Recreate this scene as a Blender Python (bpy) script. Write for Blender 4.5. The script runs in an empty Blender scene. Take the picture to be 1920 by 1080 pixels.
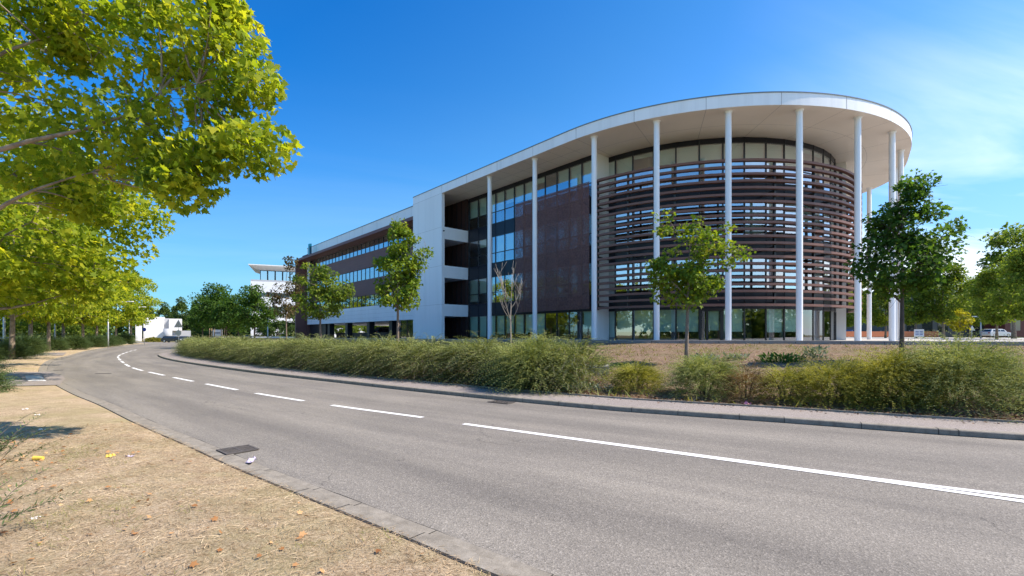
import bpy, math, random
import numpy as np
from math import sin, cos, pi, radians
from mathutils import Vector

rnd = random.Random(7)
rng = np.random.default_rng(7)
scene = bpy.context.scene
COL = scene.collection

# ------------------------------------------------------------------ camera
EYE = 1.7
cam_d = bpy.data.cameras.new("camera")
cam = bpy.data.objects.new("camera", cam_d)
COL.objects.link(cam)
cam.location = (0, 0, EYE)
cam.rotation_euler = (radians(90), 0, 0)
cam_d.sensor_width = 36.0
cam_d.lens = 36.0 * 889 / 1920
cam_d.shift_y = 88 / 1920
cam_d.clip_start = 0.05
cam_d.clip_end = 5000
scene.camera = cam

# ------------------------------------------------------------------ light
SUN_AZ, SUN_EL = radians(-3), radians(50)          # azimuth counted from +X towards +Y
sdir = Vector((cos(SUN_EL) * cos(SUN_AZ), cos(SUN_EL) * sin(SUN_AZ), sin(SUN_EL)))
sun_d = bpy.data.lights.new("sun", 'SUN')
sun_d.energy = 4.3
sun_d.angle = radians(0.5)
sun_d.color = (1.0, 0.88, 0.74)
sun = bpy.data.objects.new("sun", sun_d)
COL.objects.link(sun)
sun.rotation_euler = sdir.to_track_quat('Z', 'Y').to_euler()

world = bpy.data.worlds.new("World")
scene.world = world
world.use_nodes = True
wn, wl = world.node_tree.nodes, world.node_tree.links
wn.clear()
w_out = wn.new('ShaderNodeOutputWorld')
w_bg = wn.new('ShaderNodeBackground')
w_bg.inputs['Strength'].default_value = 0.15
sky = wn.new('ShaderNodeTexSky')
sky.sky_type = 'NISHITA'
sky.sun_disc = False
sky.sun_elevation = SUN_EL
sky.sun_rotation = pi / 2 - SUN_AZ
sky.altitude = 200
sky.air_density = 1.0
sky.dust_density = 0.15
sky.ozone_density = 1.6
hsv = wn.new('ShaderNodeHueSaturation')
hsv.inputs['Saturation'].default_value = 1.22
hsv.inputs['Value'].default_value = 1.0
wl.new(sky.outputs[0], hsv.inputs['Color'])
tc = wn.new('ShaderNodeTexCoord')
sep = wn.new('ShaderNodeSeparateXYZ')
wl.new(tc.outputs['Generated'], sep.inputs[0])


def wmath(op, a, b=None):
    n = wn.new('ShaderNodeMath')
    n.operation = op
    for k, v in enumerate((a, b)):
        if v is None:
            continue
        if isinstance(v, (int, float)):
            n.inputs[k].default_value = v
        else:
            wl.new(v, n.inputs[k])
    return n.outputs[0]


zz = wmath('ADD', wmath('MAXIMUM', sep.outputs[2], 0.0), 0.12)
cu = wmath('DIVIDE', sep.outputs[0], zz)
cv = wmath('DIVIDE', sep.outputs[1], zz)
comb = wn.new('ShaderNodeCombineXYZ')
wl.new(wmath('MULTIPLY', wmath('ADD', cu, wmath('MULTIPLY', cv, 0.5)), 0.35), comb.inputs[0])
wl.new(wmath('MULTIPLY', wmath('SUBTRACT', cv, wmath('MULTIPLY', cu, 0.35)), 1.1), comb.inputs[1])
cn = wn.new('ShaderNodeTexNoise')
cn.inputs['Scale'].default_value = 0.9
cn.inputs['Detail'].default_value = 7
cn.inputs['Roughness'].default_value = 0.55
cn.inputs['Distortion'].default_value = 0.5
wl.new(comb.outputs[0], cn.inputs['Vector'])
cr = wn.new('ShaderNodeMapRange')
cr.inputs['From Min'].default_value = 0.38
cr.inputs['From Max'].default_value = 0.62
wl.new(cn.outputs['Fac'], cr.inputs['Value'])
side = wn.new('ShaderNodeMapRange')
side.inputs['From Min'].default_value = 0.35
side.inputs['From Max'].default_value = 0.68
side.inputs['To Max'].default_value = 1.0
side.inputs['To Min'].default_value = 0.04
wl.new(sep.outputs[0], side.inputs['Value'])
low = wn.new('ShaderNodeMapRange')
low.inputs['From Min'].default_value = 0.46
low.inputs['From Max'].default_value = 0.22
low.inputs['To Min'].default_value = 0.12
wl.new(sep.outputs[2], low.inputs['Value'])
cfac = wmath('MULTIPLY', wmath('MULTIPLY', cr.outputs[0], side.outputs[0]), low.outputs[0])
mixc = wn.new('ShaderNodeMix')
mixc.data_type = 'RGBA'
wl.new(cfac, mixc.inputs['Factor'])
wl.new(hsv.outputs[0], mixc.inputs['A'])
mixc.inputs['B'].default_value = (5.4, 5.7, 6.0, 1)
tint = wn.new('ShaderNodeMix')
tint.data_type = 'RGBA'
tint.blend_type = 'MULTIPLY'
tint.inputs['Factor'].default_value = 1.0
wl.new(hsv.outputs[0], tint.inputs['A'])
tramp = wn.new('ShaderNodeValToRGB')
te = tramp.color_ramp.elements
te.new(0.33)
for e_, p_, c_ in zip(te, (0.0, 0.33, 0.78), ((0.05, 0.50, 0.80, 1), (0.30, 0.64, 0.80, 1), (0.62, 0.78, 0.90, 1))):
    e_.position = p_
    e_.color = c_
wl.new(wmath('SUBTRACT', wmath('ADD', wmath('MULTIPLY', sep.outputs[0], 0.6), 0.70), wmath('MULTIPLY', sep.outputs[2], 0.95)), tramp.inputs[0])
wl.new(tramp.outputs[0], tint.inputs['B'])
hz = wn.new('ShaderNodeMapRange')
hz.inputs['From Min'].default_value = 0.0
hz.inputs['From Max'].default_value = 0.34
hz.inputs['To Min'].default_value = 0.72
hz.inputs['To Max'].default_value = 0.0
wl.new(sep.outputs[2], hz.inputs['Value'])
dim = wn.new('ShaderNodeMix')
dim.data_type = 'RGBA'
wl.new(hz.outputs[0], dim.inputs['Factor'])
wl.new(tint.outputs['Result'], dim.inputs['A'])
dim.inputs['B'].default_value = (0.95, 1.62, 2.60, 1)
# the sky behind the viewer is left brighter to add fill and window reflections
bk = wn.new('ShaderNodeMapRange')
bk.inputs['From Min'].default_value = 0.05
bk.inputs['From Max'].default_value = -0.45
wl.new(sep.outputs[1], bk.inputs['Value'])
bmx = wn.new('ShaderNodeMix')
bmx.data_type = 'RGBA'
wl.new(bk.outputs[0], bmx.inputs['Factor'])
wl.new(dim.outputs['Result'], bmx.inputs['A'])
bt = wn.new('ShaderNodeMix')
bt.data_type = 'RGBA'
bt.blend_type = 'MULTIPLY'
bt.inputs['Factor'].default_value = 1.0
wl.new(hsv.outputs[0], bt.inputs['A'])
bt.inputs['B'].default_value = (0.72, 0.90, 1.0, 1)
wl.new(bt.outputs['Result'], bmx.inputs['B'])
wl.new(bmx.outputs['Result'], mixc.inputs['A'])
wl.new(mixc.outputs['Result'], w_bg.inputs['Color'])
wl.new(w_bg.outputs[0], w_out.inputs[0])

vs = scene.view_settings
vs.view_transform = 'Standard'
vs.look = 'None'
vs.exposure = 0.92
vs.gamma = 1.0
scene.cycles.max_bounces = 8
scene.cycles.transparent_max_bounces = 12
scene.cycles.use_denoising = True
scene.cycles.sample_clamp_indirect = 8.0


# ------------------------------------------------------------------ materials
def newmat(name):
    m = bpy.data.materials.new(name)
    m.use_nodes = True
    m.node_tree.nodes.clear()
    return m, m.node_tree.nodes, m.node_tree.links


def rgba(c):
    return (c[0], c[1], c[2], 1.0)


def noise_col(n, l, cols, scale, detail=6, coord='Object', stops=None, rough=0.6, vec=None, stretch=None):
    tcn = n.new('ShaderNodeTexCoord')
    src = tcn.outputs[coord] if vec is None else vec
    if stretch:
        mp = n.new('ShaderNodeMapping')
        mp.inputs['Scale'].default_value = stretch
        l.new(src, mp.inputs[0])
        src = mp.outputs[0]
    t = n.new('ShaderNodeTexNoise')
    t.inputs['Scale'].default_value = scale
    t.inputs['Detail'].default_value = detail
    t.inputs['Roughness'].default_value = rough
    l.new(src, t.inputs['Vector'])
    r = n.new('ShaderNodeValToRGB')
    els = r.color_ramp.elements
    stops = stops or [0.3 + 0.4 * i / max(1, len(cols) - 1) for i in range(len(cols))]
    while len(els) < len(cols):
        els.new(0.5)
    for e, s, c in zip(els, stops, cols):
        e.position = s
        e.color = rgba(c)
    l.new(t.outputs['Fac'], r.inputs[0])
    return r.outputs[0], t.outputs['Fac'], src


def mixrgb(n, l, fac, a, b, mode='MIX'):
    m = n.new('ShaderNodeMix')
    m.data_type = 'RGBA'
    m.blend_type = mode
    for key, v in (('Factor', fac), ('A', a), ('B', b)):
        if isinstance(v, (int, float)):
            m.inputs[key].default_value = v
        elif isinstance(v, tuple):
            m.inputs[key].default_value = rgba(v)
        else:
            l.new(v, m.inputs[key])
    return m.outputs['Result']


def simple(name, col, rough=0.6, var=0.12, scale=3.0, metal=0.0, spec=0.5, bump=0.0, bscale=40, emit=None):
    m, n, l = newmat(name)
    o = n.new('ShaderNodeOutputMaterial')
    p = n.new('ShaderNodeBsdfPrincipled')
    lo = tuple(c * (1 - var) for c in col)
    hi = tuple(min(1, c * (1 + var)) for c in col)
    c, f, v = noise_col(n, l, [lo, hi], scale)
    l.new(c, p.inputs['Base Color'])
    p.inputs['Roughness'].default_value = rough
    p.inputs['Metallic'].default_value = metal
    p.inputs['Specular IOR Level'].default_value = spec
    if bump:
        t = n.new('ShaderNodeTexNoise')
        t.inputs['Scale'].default_value = bscale
        t.inputs['Detail'].default_value = 4
        l.new(v, t.inputs['Vector'])
        b = n.new('ShaderNodeBump')
        b.inputs['Strength'].default_value = bump
        b.inputs['Distance'].default_value = 0.02
        l.new(t.outputs['Fac'], b.inputs['Height'])
        l.new(b.outputs[0], p.inputs['Normal'])
    l.new(p.outputs[0], o.inputs[0])
    return m


def leafmat(name, cols, trans=0.4, rough=0.6, tmul=1.6, spec=0.18, mott=1.3):
    """cols: list of leaf colours picked per leaf."""
    m, n, l = newmat(name)
    o = n.new('ShaderNodeOutputMaterial')
    g = n.new('ShaderNodeNewGeometry')
    r = n.new('ShaderNodeValToRGB')
    els = r.color_ramp.elements
    while len(els) < len(cols):
        els.new(0.5)
    for i, (e, c) in enumerate(zip(els, cols)):
        e.position = i / (len(cols) - 1)
        e.color = rgba(c)
    # tone drifts from twig to twig as well as from leaf to leaf
    c0, f0, v0 = noise_col(n, l, [(0, 0, 0), (1, 1, 1)], mott, 4, stops=[0.3, 0.7])
    ms = n.new('ShaderNodeMath')
    ms.operation = 'MULTIPLY_ADD'
    ms.inputs[1].default_value = 2.6
    ms.inputs[2].default_value = -1.05
    l.new(f0, ms.inputs[0])
    m1 = n.new('ShaderNodeMath')
    m1.operation = 'MULTIPLY'
    m1.inputs[1].default_value = 0.5
    l.new(g.outputs['Random Per Island'], m1.inputs[0])
    m2 = n.new('ShaderNodeMath')
    m2.operation = 'MULTIPLY_ADD'
    m2.inputs[1].default_value = 0.6
    m2.use_clamp = True
    l.new(ms.outputs[0], m2.inputs[0])
    l.new(m1.outputs[0], m2.inputs[2])
    l.new(m2.outputs[0], r.inputs[0])
    p = n.new('ShaderNodeBsdfPrincipled')
    p.inputs['Roughness'].default_value = rough
    p.inputs['Specular IOR Level'].default_value = spec
    l.new(r.outputs[0], p.inputs['Base Color'])
    t = n.new('ShaderNodeBsdfTranslucent')
    tcol = mixrgb(n, l, 1.0, r.outputs[0], (tmul * 1.05, tmul, tmul * 0.5), 'MULTIPLY')
    l.new(tcol, t.inputs['Color'])
    mx = n.new('ShaderNodeMixShader')
    mx.inputs[0].default_value = trans
    l.new(p.outputs[0], mx.inputs[1])
    l.new(t.outputs[0], mx.inputs[2])
    l.new(mx.outputs[0], o.inputs[0])
    return m


def glassmat(name, tint, base=0.28, gloss=(0.95, 0.97, 1.0), rough=0.0, wav=0.0):
    m, n, l = newmat(name)
    o = n.new('ShaderNodeOutputMaterial')
    tr = n.new('ShaderNodeBsdfTransparent')
    tr.inputs[0].default_value = rgba(tint)
    gl = n.new('ShaderNodeBsdfGlossy')
    gl.inputs['Color'].default_value = rgba(gloss)
    gl.inputs['Roughness'].default_value = rough
    if wav:
        tcn = n.new('ShaderNodeTexCoord')
        t = n.new('ShaderNodeTexNoise')
        t.inputs['Scale'].default_value = 0.7
        t.inputs['Detail'].default_value = 1
        l.new(tcn.outputs['Object'], t.inputs['Vector'])
        b = n.new('ShaderNodeBump')
        b.inputs['Strength'].default_value = wav
        b.inputs['Distance'].default_value = 0.05
        l.new(t.outputs['Fac'], b.inputs['Height'])
        l.new(b.outputs[0], gl.inputs['Normal'])
    lw = n.new('ShaderNodeFresnel')
    lw.inputs['IOR'].default_value = 1.5
    mr = n.new('ShaderNodeMapRange')
    mr.inputs['From Min'].default_value = 0.04
    mr.inputs['From Max'].default_value = 0.9
    mr.inputs['To Min'].default_value = base
    mr.inputs['To Max'].default_value = 1.0
    l.new(lw.outputs[0], mr.inputs['Value'])
    mx = n.new('ShaderNodeMixShader')
    l.new(mr.outputs[0], mx.inputs[0])
    l.new(tr.outputs[0], mx.inputs[1])
    l.new(gl.outputs[0], mx.inputs[2])
    l.new(mx.outputs[0], o.inputs[0])
    return m


M = {}
M['white_panel'] = simple('white_panel', (0.80, 0.80, 0.79), 0.45, 0.05, 0.5)
M['fascia'] = simple('white_fascia', (0.86, 0.86, 0.85), 0.30, 0.04, 0.4)
M['soffit'] = simple('beige_soffit', (0.74, 0.67, 0.58), 0.5, 0.05, 0.35, bump=0.03, bscale=1.5)
M['joint'] = simple('panel_joint', (0.35, 0.33, 0.31), 0.7, 0.05)
M['coping'] = simple('grey_coping', (0.16, 0.20, 0.22), 0.4, 0.05)
M['column'] = simple('white_column', (0.80, 0.81, 0.83), 0.35, 0.03, 1.2)
M['dark_frame'] = simple('dark_frame', (0.018, 0.019, 0.022), 0.35, 0.15, 4)
M['spandrel'] = simple('dark_spandrel', (0.014, 0.016, 0.024), 0.3, 0.2, 0.8, spec=0.3)
M['brown_panel'] = simple('brown_panel', (0.155, 0.060, 0.045), 0.55, 0.10, 0.7)
M['brown_dark'] = simple('brown_dark', (0.055, 0.028, 0.024), 0.55, 0.15, 0.9)
M['louvre'] = simple('louvre_brown', (0.165, 0.076, 0.054), 0.5, 0.10, 0.9)
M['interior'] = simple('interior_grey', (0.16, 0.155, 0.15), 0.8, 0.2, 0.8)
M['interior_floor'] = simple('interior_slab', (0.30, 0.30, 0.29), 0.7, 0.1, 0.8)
M['blind'] = simple('blind_fabric', (0.80, 0.86, 0.78), 0.8, 0.03, 0.7)
M['blind'].node_tree.nodes
M['glass'] = glassmat('window_glass', (0.80, 0.90, 0.86), 0.44, wav=0.012)
M['glass_ribbon'] = glassmat('ribbon_glass', (0.45, 0.52, 0.55), 0.50, wav=0.012)
M['glass_shop'] = glassmat('ground_glass', (0.70, 0.86, 0.82), 0.20, wav=0.01)
M['teal'] = simple('teal_sign', (0.01, 0.30, 0.36), 0.4, 0.1)
M['navy'] = simple('navy_letter', (0.01, 0.03, 0.08), 0.5, 0.1)
M['concrete'] = simple('concrete', (0.36, 0.34, 0.31), 0.85, 0.14, 2.5, bump=0.3, bscale=60)
M['concrete_dark'] = simple('wall_concrete', (0.27, 0.255, 0.24), 0.85, 0.18, 1.5, bump=0.3, bscale=30)
M['paving'] = simple('terrace_paving', (0.42, 0.40, 0.37), 0.85, 0.10, 0.8, bump=0.2, bscale=50)
M['bark_plane'] = simple('plane_bark', (0.24, 0.19, 0.14), 0.85, 0.45, 5, bump=0.5, bscale=25)
M['bark_young'] = simple('maple_bark', (0.22, 0.17, 0.13), 0.8, 0.2, 8, bump=0.3, bscale=60)
M['bark_dead'] = simple('dead_bark', (0.34, 0.30, 0.25), 0.8, 0.2, 8)
M['bark_dark'] = simple('dark_bark', (0.09, 0.07, 0.055), 0.85, 0.3, 6, bump=0.3)
M['metal_grey'] = simple('galvanised', (0.50, 0.51, 0.52), 0.4, 0.08, 3, metal=0.4)
M['metal_white'] = simple('white_metal', (0.75, 0.76, 0.77), 0.35, 0.05, 3)
M['iron'] = simple('cast_iron', (0.085, 0.074, 0.066), 0.75, 0.35, 14, bump=0.3)
M['crack'] = simple('road_gap', (0.012, 0.011, 0.010), 0.95, 0.3, 20)
M['rubber'] = simple('rubber', (0.02, 0.02, 0.02), 0.8, 0.1)
M['rim'] = simple('wheel_rim', (0.45, 0.45, 0.46), 0.3, 0.05, metal=0.7)
M['car_blue'] = simple('blue_paint', (0.01, 0.035, 0.24), 0.18, 0.05)
M['car_dark'] = simple('dark_paint', (0.015, 0.02, 0.035), 0.15, 0.05)
M['car_white'] = simple('white_paint', (0.70, 0.70, 0.70), 0.2, 0.03)
M['car_grey'] = simple('grey_paint', (0.20, 0.21, 0.23), 0.2, 0.03)
M['car_glass'] = simple('car_glass', (0.02, 0.025, 0.03), 0.04, 0.05, spec=0.9)
M['lamp_red'] = simple('red_lens', (0.35, 0.01, 0.01), 0.2, 0.05)
M['paper'] = simple('paper', (0.75, 0.72, 0.68), 0.8, 0.05, 30)
M['yellow'] = simple('yellow_carton', (0.75, 0.52, 0.08), 0.6, 0.1, 20)
M['lilac'] = simple('lilac_wrap', (0.55, 0.48, 0.62), 0.4, 0.15, 30)
M['pink'] = simple('pink_wrap', (0.60, 0.22, 0.32), 0.5, 0.15, 30)
M['wood'] = simple('stake_wood', (0.42, 0.29, 0.17), 0.8, 0.15, 6)
M['orange_net'] = simple('orange_net', (0.62, 0.20, 0.08), 0.7, 0.15, 6)
M['far_white'] = simple('far_white_render', (0.76, 0.76, 0.76), 0.7, 0.03, 0.3)
M['far_grey'] = simple('far_grey_render', (0.42, 0.44, 0.47), 0.7, 0.05, 0.3)
M['dark_building'] = simple('dark_cladding', (0.035, 0.042, 0.045), 0.4, 0.2, 0.4)
M['red_brown'] = simple('red_brown_wall', (0.12, 0.03, 0.02), 0.6, 0.1, 1)
M['blue_sign'] = simple('blue_sign', (0.02, 0.05, 0.30), 0.4, 0.05)


def asphalt(name, base, dark, tint=(1, 1, 1), wear=True):
    m, n, l = newmat(name)
    o = n.new('ShaderNodeOutputMaterial')
    p = n.new('ShaderNodeBsdfPrincipled')
    c1, f1, v = noise_col(n, l, [dark, base, tuple(x * 1.25 for x in base)], 130, 5, stops=[0.33, 0.5, 0.68], rough=0.75)
    c2, f2, _ = noise_col(n, l, [(0.84, 0.84, 0.84), (1.08, 1.07, 1.05)], 0.22, 6, vec=v)
    c = mixrgb(n, l, 1.0, c1, c2, 'MULTIPLY')
    # pale aggregate chips
    vo = n.new('ShaderNodeTexVoronoi')
    vo.inputs['Scale'].default_value = 75
    l.new(v, vo.inputs['Vector'])
    sp = n.new('ShaderNodeSeparateColor')
    l.new(vo.outputs['Color'], sp.inputs[0])
    gt = n.new('ShaderNodeMapRange')
    gt.inputs['From Min'].default_value = 0.66
    gt.inputs['From Max'].default_value = 1.0
    gt.inputs['To Max'].default_value = 0.60
    l.new(sp.outputs[0], gt.inputs['Value'])
    c = mixrgb(n, l, gt.outputs[0], c, tuple(min(1, x * 1.75) for x in base))
    lt = n.new('ShaderNodeMapRange')
    lt.inputs['From Min'].default_value = 0.26
    lt.inputs['From Max'].default_value = 0.0
    lt.inputs['To Max'].default_value = 0.5
    l.new(sp.outputs[1], lt.inputs['Value'])
    c = mixrgb(n, l, lt.outputs[0], c, tuple(x * 0.5 for x in dark))
    if wear:
        # wheel tracks, oil drip lines and dust follow the lanes (uv: across, along in metres)
        uvn = n.new('ShaderNodeUVMap')
        uvn.uv_map = 'lane'
        mp = n.new('ShaderNodeMapping')
        mp.inputs['Scale'].default_value = (9.0, 0.16, 1.0)
        l.new(uvn.outputs[0], mp.inputs[0])
        tn = n.new('ShaderNodeTexNoise')
        tn.inputs['Scale'].default_value = 1.0
        tn.inputs['Detail'].default_value = 6
        tn.inputs['Roughness'].default_value = 0.62
        l.new(mp.outputs[0], tn.inputs['Vector'])
        tr_ = n.new('ShaderNodeValToRGB')
        for e_, s_, c_ in zip(tr_.color_ramp.elements, (0.36, 0.64), ((0.80, 0.795, 0.80, 1), (1.10, 1.09, 1.07, 1))):
            e_.position = s_
            e_.color = c_
        l.new(tn.outputs['Fac'], tr_.inputs[0])
        c = mixrgb(n, l, 1.0, c, tr_.outputs[0], 'MULTIPLY')
        sx_ = n.new('ShaderNodeSeparateXYZ')
        l.new(uvn.outputs[0], sx_.inputs[0])
        wv = n.new('ShaderNodeMath')
        wv.operation = 'SINE'
        ws = n.new('ShaderNodeMath')
        ws.operation = 'MULTIPLY_ADD'
        ws.inputs[1].default_value = 2 * pi * 4
        ws.inputs[2].default_value = 0.6
        l.new(sx_.outputs[0], ws.inputs[0])
        l.new(ws.outputs[0], wv.inputs[0])
        wr = n.new('ShaderNodeMapRange')
        wr.inputs['From Min'].default_value = -1
        wr.inputs['To Min'].default_value = 0.93
        wr.inputs['To Max'].default_value = 1.05
        l.new(wv.outputs[0], wr.inputs['Value'])
        c = mixrgb(n, l, 1.0, c, wr.outputs[0], 'MULTIPLY')
        # hairline cracks
        dn = n.new('ShaderNodeTexNoise')
        dn.inputs['Scale'].default_value = 1.6
        dn.inputs['Detail'].default_value = 5
        l.new(v, dn.inputs['Vector'])
        va = n.new('ShaderNodeVectorMath')
        va.operation = 'ADD'
        l.new(v, va.inputs[0])
        l.new(dn.outputs['Color'], va.inputs[1])
        ve = n.new('ShaderNodeTexVoronoi')
        ve.feature = 'DISTANCE_TO_EDGE'
        ve.inputs['Scale'].default_value = 0.22
        l.new(va.outputs[0], ve.inputs['Vector'])
        mc = n.new('ShaderNodeMapRange')
        mc.inputs['From Min'].default_value = 0.0035
        mc.inputs['From Max'].default_value = 0.0
        mc.inputs['To Max'].default_value = 0.55
        l.new(ve.outputs['Distance'], mc.inputs['Value'])
        brk = n.new('ShaderNodeMath')
        brk.operation = 'MULTIPLY'
        l.new(mc.outputs[0], brk.inputs[0])
        gt2 = n.new('ShaderNodeMath')
        gt2.operation = 'GREATER_THAN'
        gt2.inputs[1].default_value = 0.52
        l.new(f2, gt2.inputs[0])
        l.new(gt2.outputs[0], brk.inputs[1])
        c = mixrgb(n, l, brk.outputs[0], c, (0.03, 0.028, 0.026))
    l.new(c, p.inputs['Base Color'])
    p.inputs['Roughness'].default_value = 0.85
    p.inputs['Specular IOR Level'].default_value = 0.35
    b = n.new('ShaderNodeBump')
    b.inputs['Strength'].default_value = 0.55
    b.inputs['Distance'].default_value = 0.006
    l.new(vo.outputs['Distance'], b.inputs['Height'])
    l.new(b.outputs[0], p.inputs['Normal'])
    l.new(p.outputs[0], o.inputs[0])
    return m


M['asphalt'] = asphalt('asphalt', (0.216, 0.199, 0.174), (0.114, 0.105, 0.092))
M['sidewalk'] = asphalt('sidewalk_asphalt', (0.27, 0.238, 0.218), (0.17, 0.15, 0.138), wear=False)


def paintmat():
    m, n, l = newmat('road_paint')
    o = n.new('ShaderNodeOutputMaterial')
    p = n.new('ShaderNodeBsdfPrincipled')
    c, f, v = noise_col(n, l, [(0.50, 0.49, 0.47), (0.80, 0.80, 0.79), (0.86, 0.86, 0.85)], 90, 6, stops=[0.30, 0.43, 0.7], rough=0.8)
    l.new(c, p.inputs['Base Color'])
    p.inputs['Roughness'].default_value = 0.6
    l.new(p.outputs[0], o.inputs[0])
    return m


M['paint'] = paintmat()


def groundmat(name, cols, patch, pscale=0.5, fine=55, bump=0.9, patchstops=(0.45, 0.62)):
    m, n, l = newmat(name)
    o = n.new('ShaderNodeOutputMaterial')
    p = n.new('ShaderNodeBsdfPrincipled')
    c1, f1, v = noise_col(n, l, cols, fine, 8, rough=0.75)
    c2, f2, _ = noise_col(n, l, [(0, 0, 0), (1, 1, 1)], pscale, 7, vec=v, stops=list(patchstops), rough=0.7)
    mlt = mixrgb(n, l, 0.55, c2, (0, 0, 0))
    fac = n.new('ShaderNodeRGBToBW')
    l.new(mlt, fac.inputs[0])
    c = mixrgb(n, l, fac.outputs[0], c1, patch)
    c3, f3, _ = noise_col(n, l, [(0.78, 0.76, 0.74), (1.12, 1.12, 1.12)], 4.5, 6, vec=v, rough=0.7)
    c = mixrgb(n, l, 1.0, c, c3, 'MULTIPLY')
    l.new(c, p.inputs['Base Color'])
    p.inputs['Roughness'].default_value = 0.95
    p.inputs['Specular IOR Level'].default_value = 0.1
    b = n.new('ShaderNodeBump')
    b.inputs['Strength'].default_value = bump
    b.inputs['Distance'].default_value = 0.03
    l.new(f1, b.inputs['Height'])
    l.new(b.outputs[0], p.inputs['Normal'])
    l.new(p.outputs[0], o.inputs[0])
    return m


M['verge'] = groundmat('dry_verge', [(0.17, 0.118, 0.072), (0.46, 0.355, 0.235), (0.68, 0.565, 0.41)], (0.28, 0.26, 0.11), 0.7, fine=38, bump=1.0)
M['bank'] = groundmat('bank_soil', [(0.09, 0.062, 0.044), (0.22, 0.155, 0.115), (0.36, 0.27, 0.20)], (0.15, 0.16, 0.07), 0.45, 30)
M['far_ground'] = groundmat('far_ground', [(0.20, 0.16, 0.09), (0.34, 0.28, 0.16)], (0.10, 0.13, 0.04), 0.08, 3)

M['leaf_plane'] = leafmat('plane_leaf', [(0.10, 0.165, 0.013), (0.17, 0.24, 0.016), (0.27, 0.32, 0.022), (0.40, 0.41, 0.03), (0.56, 0.50, 0.045)], 0.52, tmul=1.9)
M['leaf_maple'] = leafmat('maple_leaf', [(0.07, 0.135, 0.016), (0.13, 0.21, 0.02), (0.24, 0.30, 0.026), (0.44, 0.43, 0.045)], 0.36, tmul=1.7)
M['leaf_dark'] = leafmat('dark_maple_leaf', [(0.03, 0.08, 0.015), (0.065, 0.135, 0.02), (0.16, 0.24, 0.032)], 0.42, tmul=1.8)
M['leaf_conifer'] = leafmat('dense_leaf', [(0.035, 0.07, 0.02), (0.07, 0.12, 0.028), (0.15, 0.20, 0.042)], 0.25)
M['leaf_mid'] = leafmat('mid_leaf', [(0.07, 0.13, 0.02), (0.16, 0.23, 0.028), (0.33, 0.36, 0.045)], 0.38, tmul=1.7)
M['leaf_yellow'] = leafmat('yellow_leaf', [(0.28, 0.28, 0.012), (0.40, 0.38, 0.02), (0.5, 0.45, 0.03)], 0.4, tmul=1.3)
M['leaf_bronze'] = leafmat('bronze_leaf', [(0.06, 0.07, 0.02), (0.12, 0.09, 0.035), (0.17, 0.12, 0.07)], 0.3)
M['shrub'] = leafmat('shrub_leaf', [(0.085, 0.12, 0.042), (0.19, 0.235, 0.075), (0.36, 0.385, 0.135), (0.56, 0.54, 0.25)], 0.3, tmul=1.4, mott=2.2)
M['shrub_olive'] = leafmat('olive_shrub_leaf', [(0.13, 0.145, 0.028), (0.24, 0.245, 0.042), (0.38, 0.36, 0.065), (0.56, 0.50, 0.12)], 0.3, tmul=1.4)
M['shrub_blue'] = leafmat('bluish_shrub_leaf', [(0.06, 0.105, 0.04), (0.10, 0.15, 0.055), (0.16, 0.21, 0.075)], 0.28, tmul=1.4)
M['shrub_brown'] = leafmat('brown_shrub_leaf', [(0.12, 0.07, 0.035), (0.19, 0.12, 0.055), (0.22, 0.18, 0.06)], 0.25)
M['weed'] = leafmat('weed_leaf', [(0.055, 0.12, 0.02), (0.09, 0.17, 0.03), (0.13, 0.2, 0.04)], 0.3)
M['weed_grey'] = leafmat('grey_weed_leaf', [(0.14, 0.19, 0.13), (0.22, 0.27, 0.20), (0.34, 0.38, 0.32)], 0.25)
M['straw'] = leafmat('straw', [(0.20, 0.13, 0.07), (0.44, 0.32, 0.20), (0.66, 0.53, 0.355), (0.84, 0.73, 0.54)], 0.2, tmul=1.1)
M['bank_straw'] = leafmat('bank_straw', [(0.13, 0.085, 0.05), (0.26, 0.18, 0.11), (0.40, 0.30, 0.20), (0.55, 0.44, 0.30)], 0.2, tmul=1.1)
M['green_blade'] = leafmat('green_blade', [(0.12, 0.15, 0.03), (0.22, 0.23, 0.06), (0.36, 0.32, 0.11)], 0.25)
M['litter_leaf'] = leafmat('fallen_leaf', [(0.20, 0.085, 0.03), (0.40, 0.20, 0.08), (0.58, 0.34, 0.16), (0.66, 0.46, 0.26)], 0.15, tmul=1.0)
M['litter_dark'] = leafmat('dark_fallen_leaf', [(0.10, 0.05, 0.03), (0.20, 0.11, 0.06), (0.34, 0.21, 0.12)], 0.1, tmul=1.0)
M['flower'] = leafmat('white_flower', [(0.6, 0.6, 0.56), (0.75, 0.75, 0.7)], 0.2, tmul=1.0)


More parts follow.
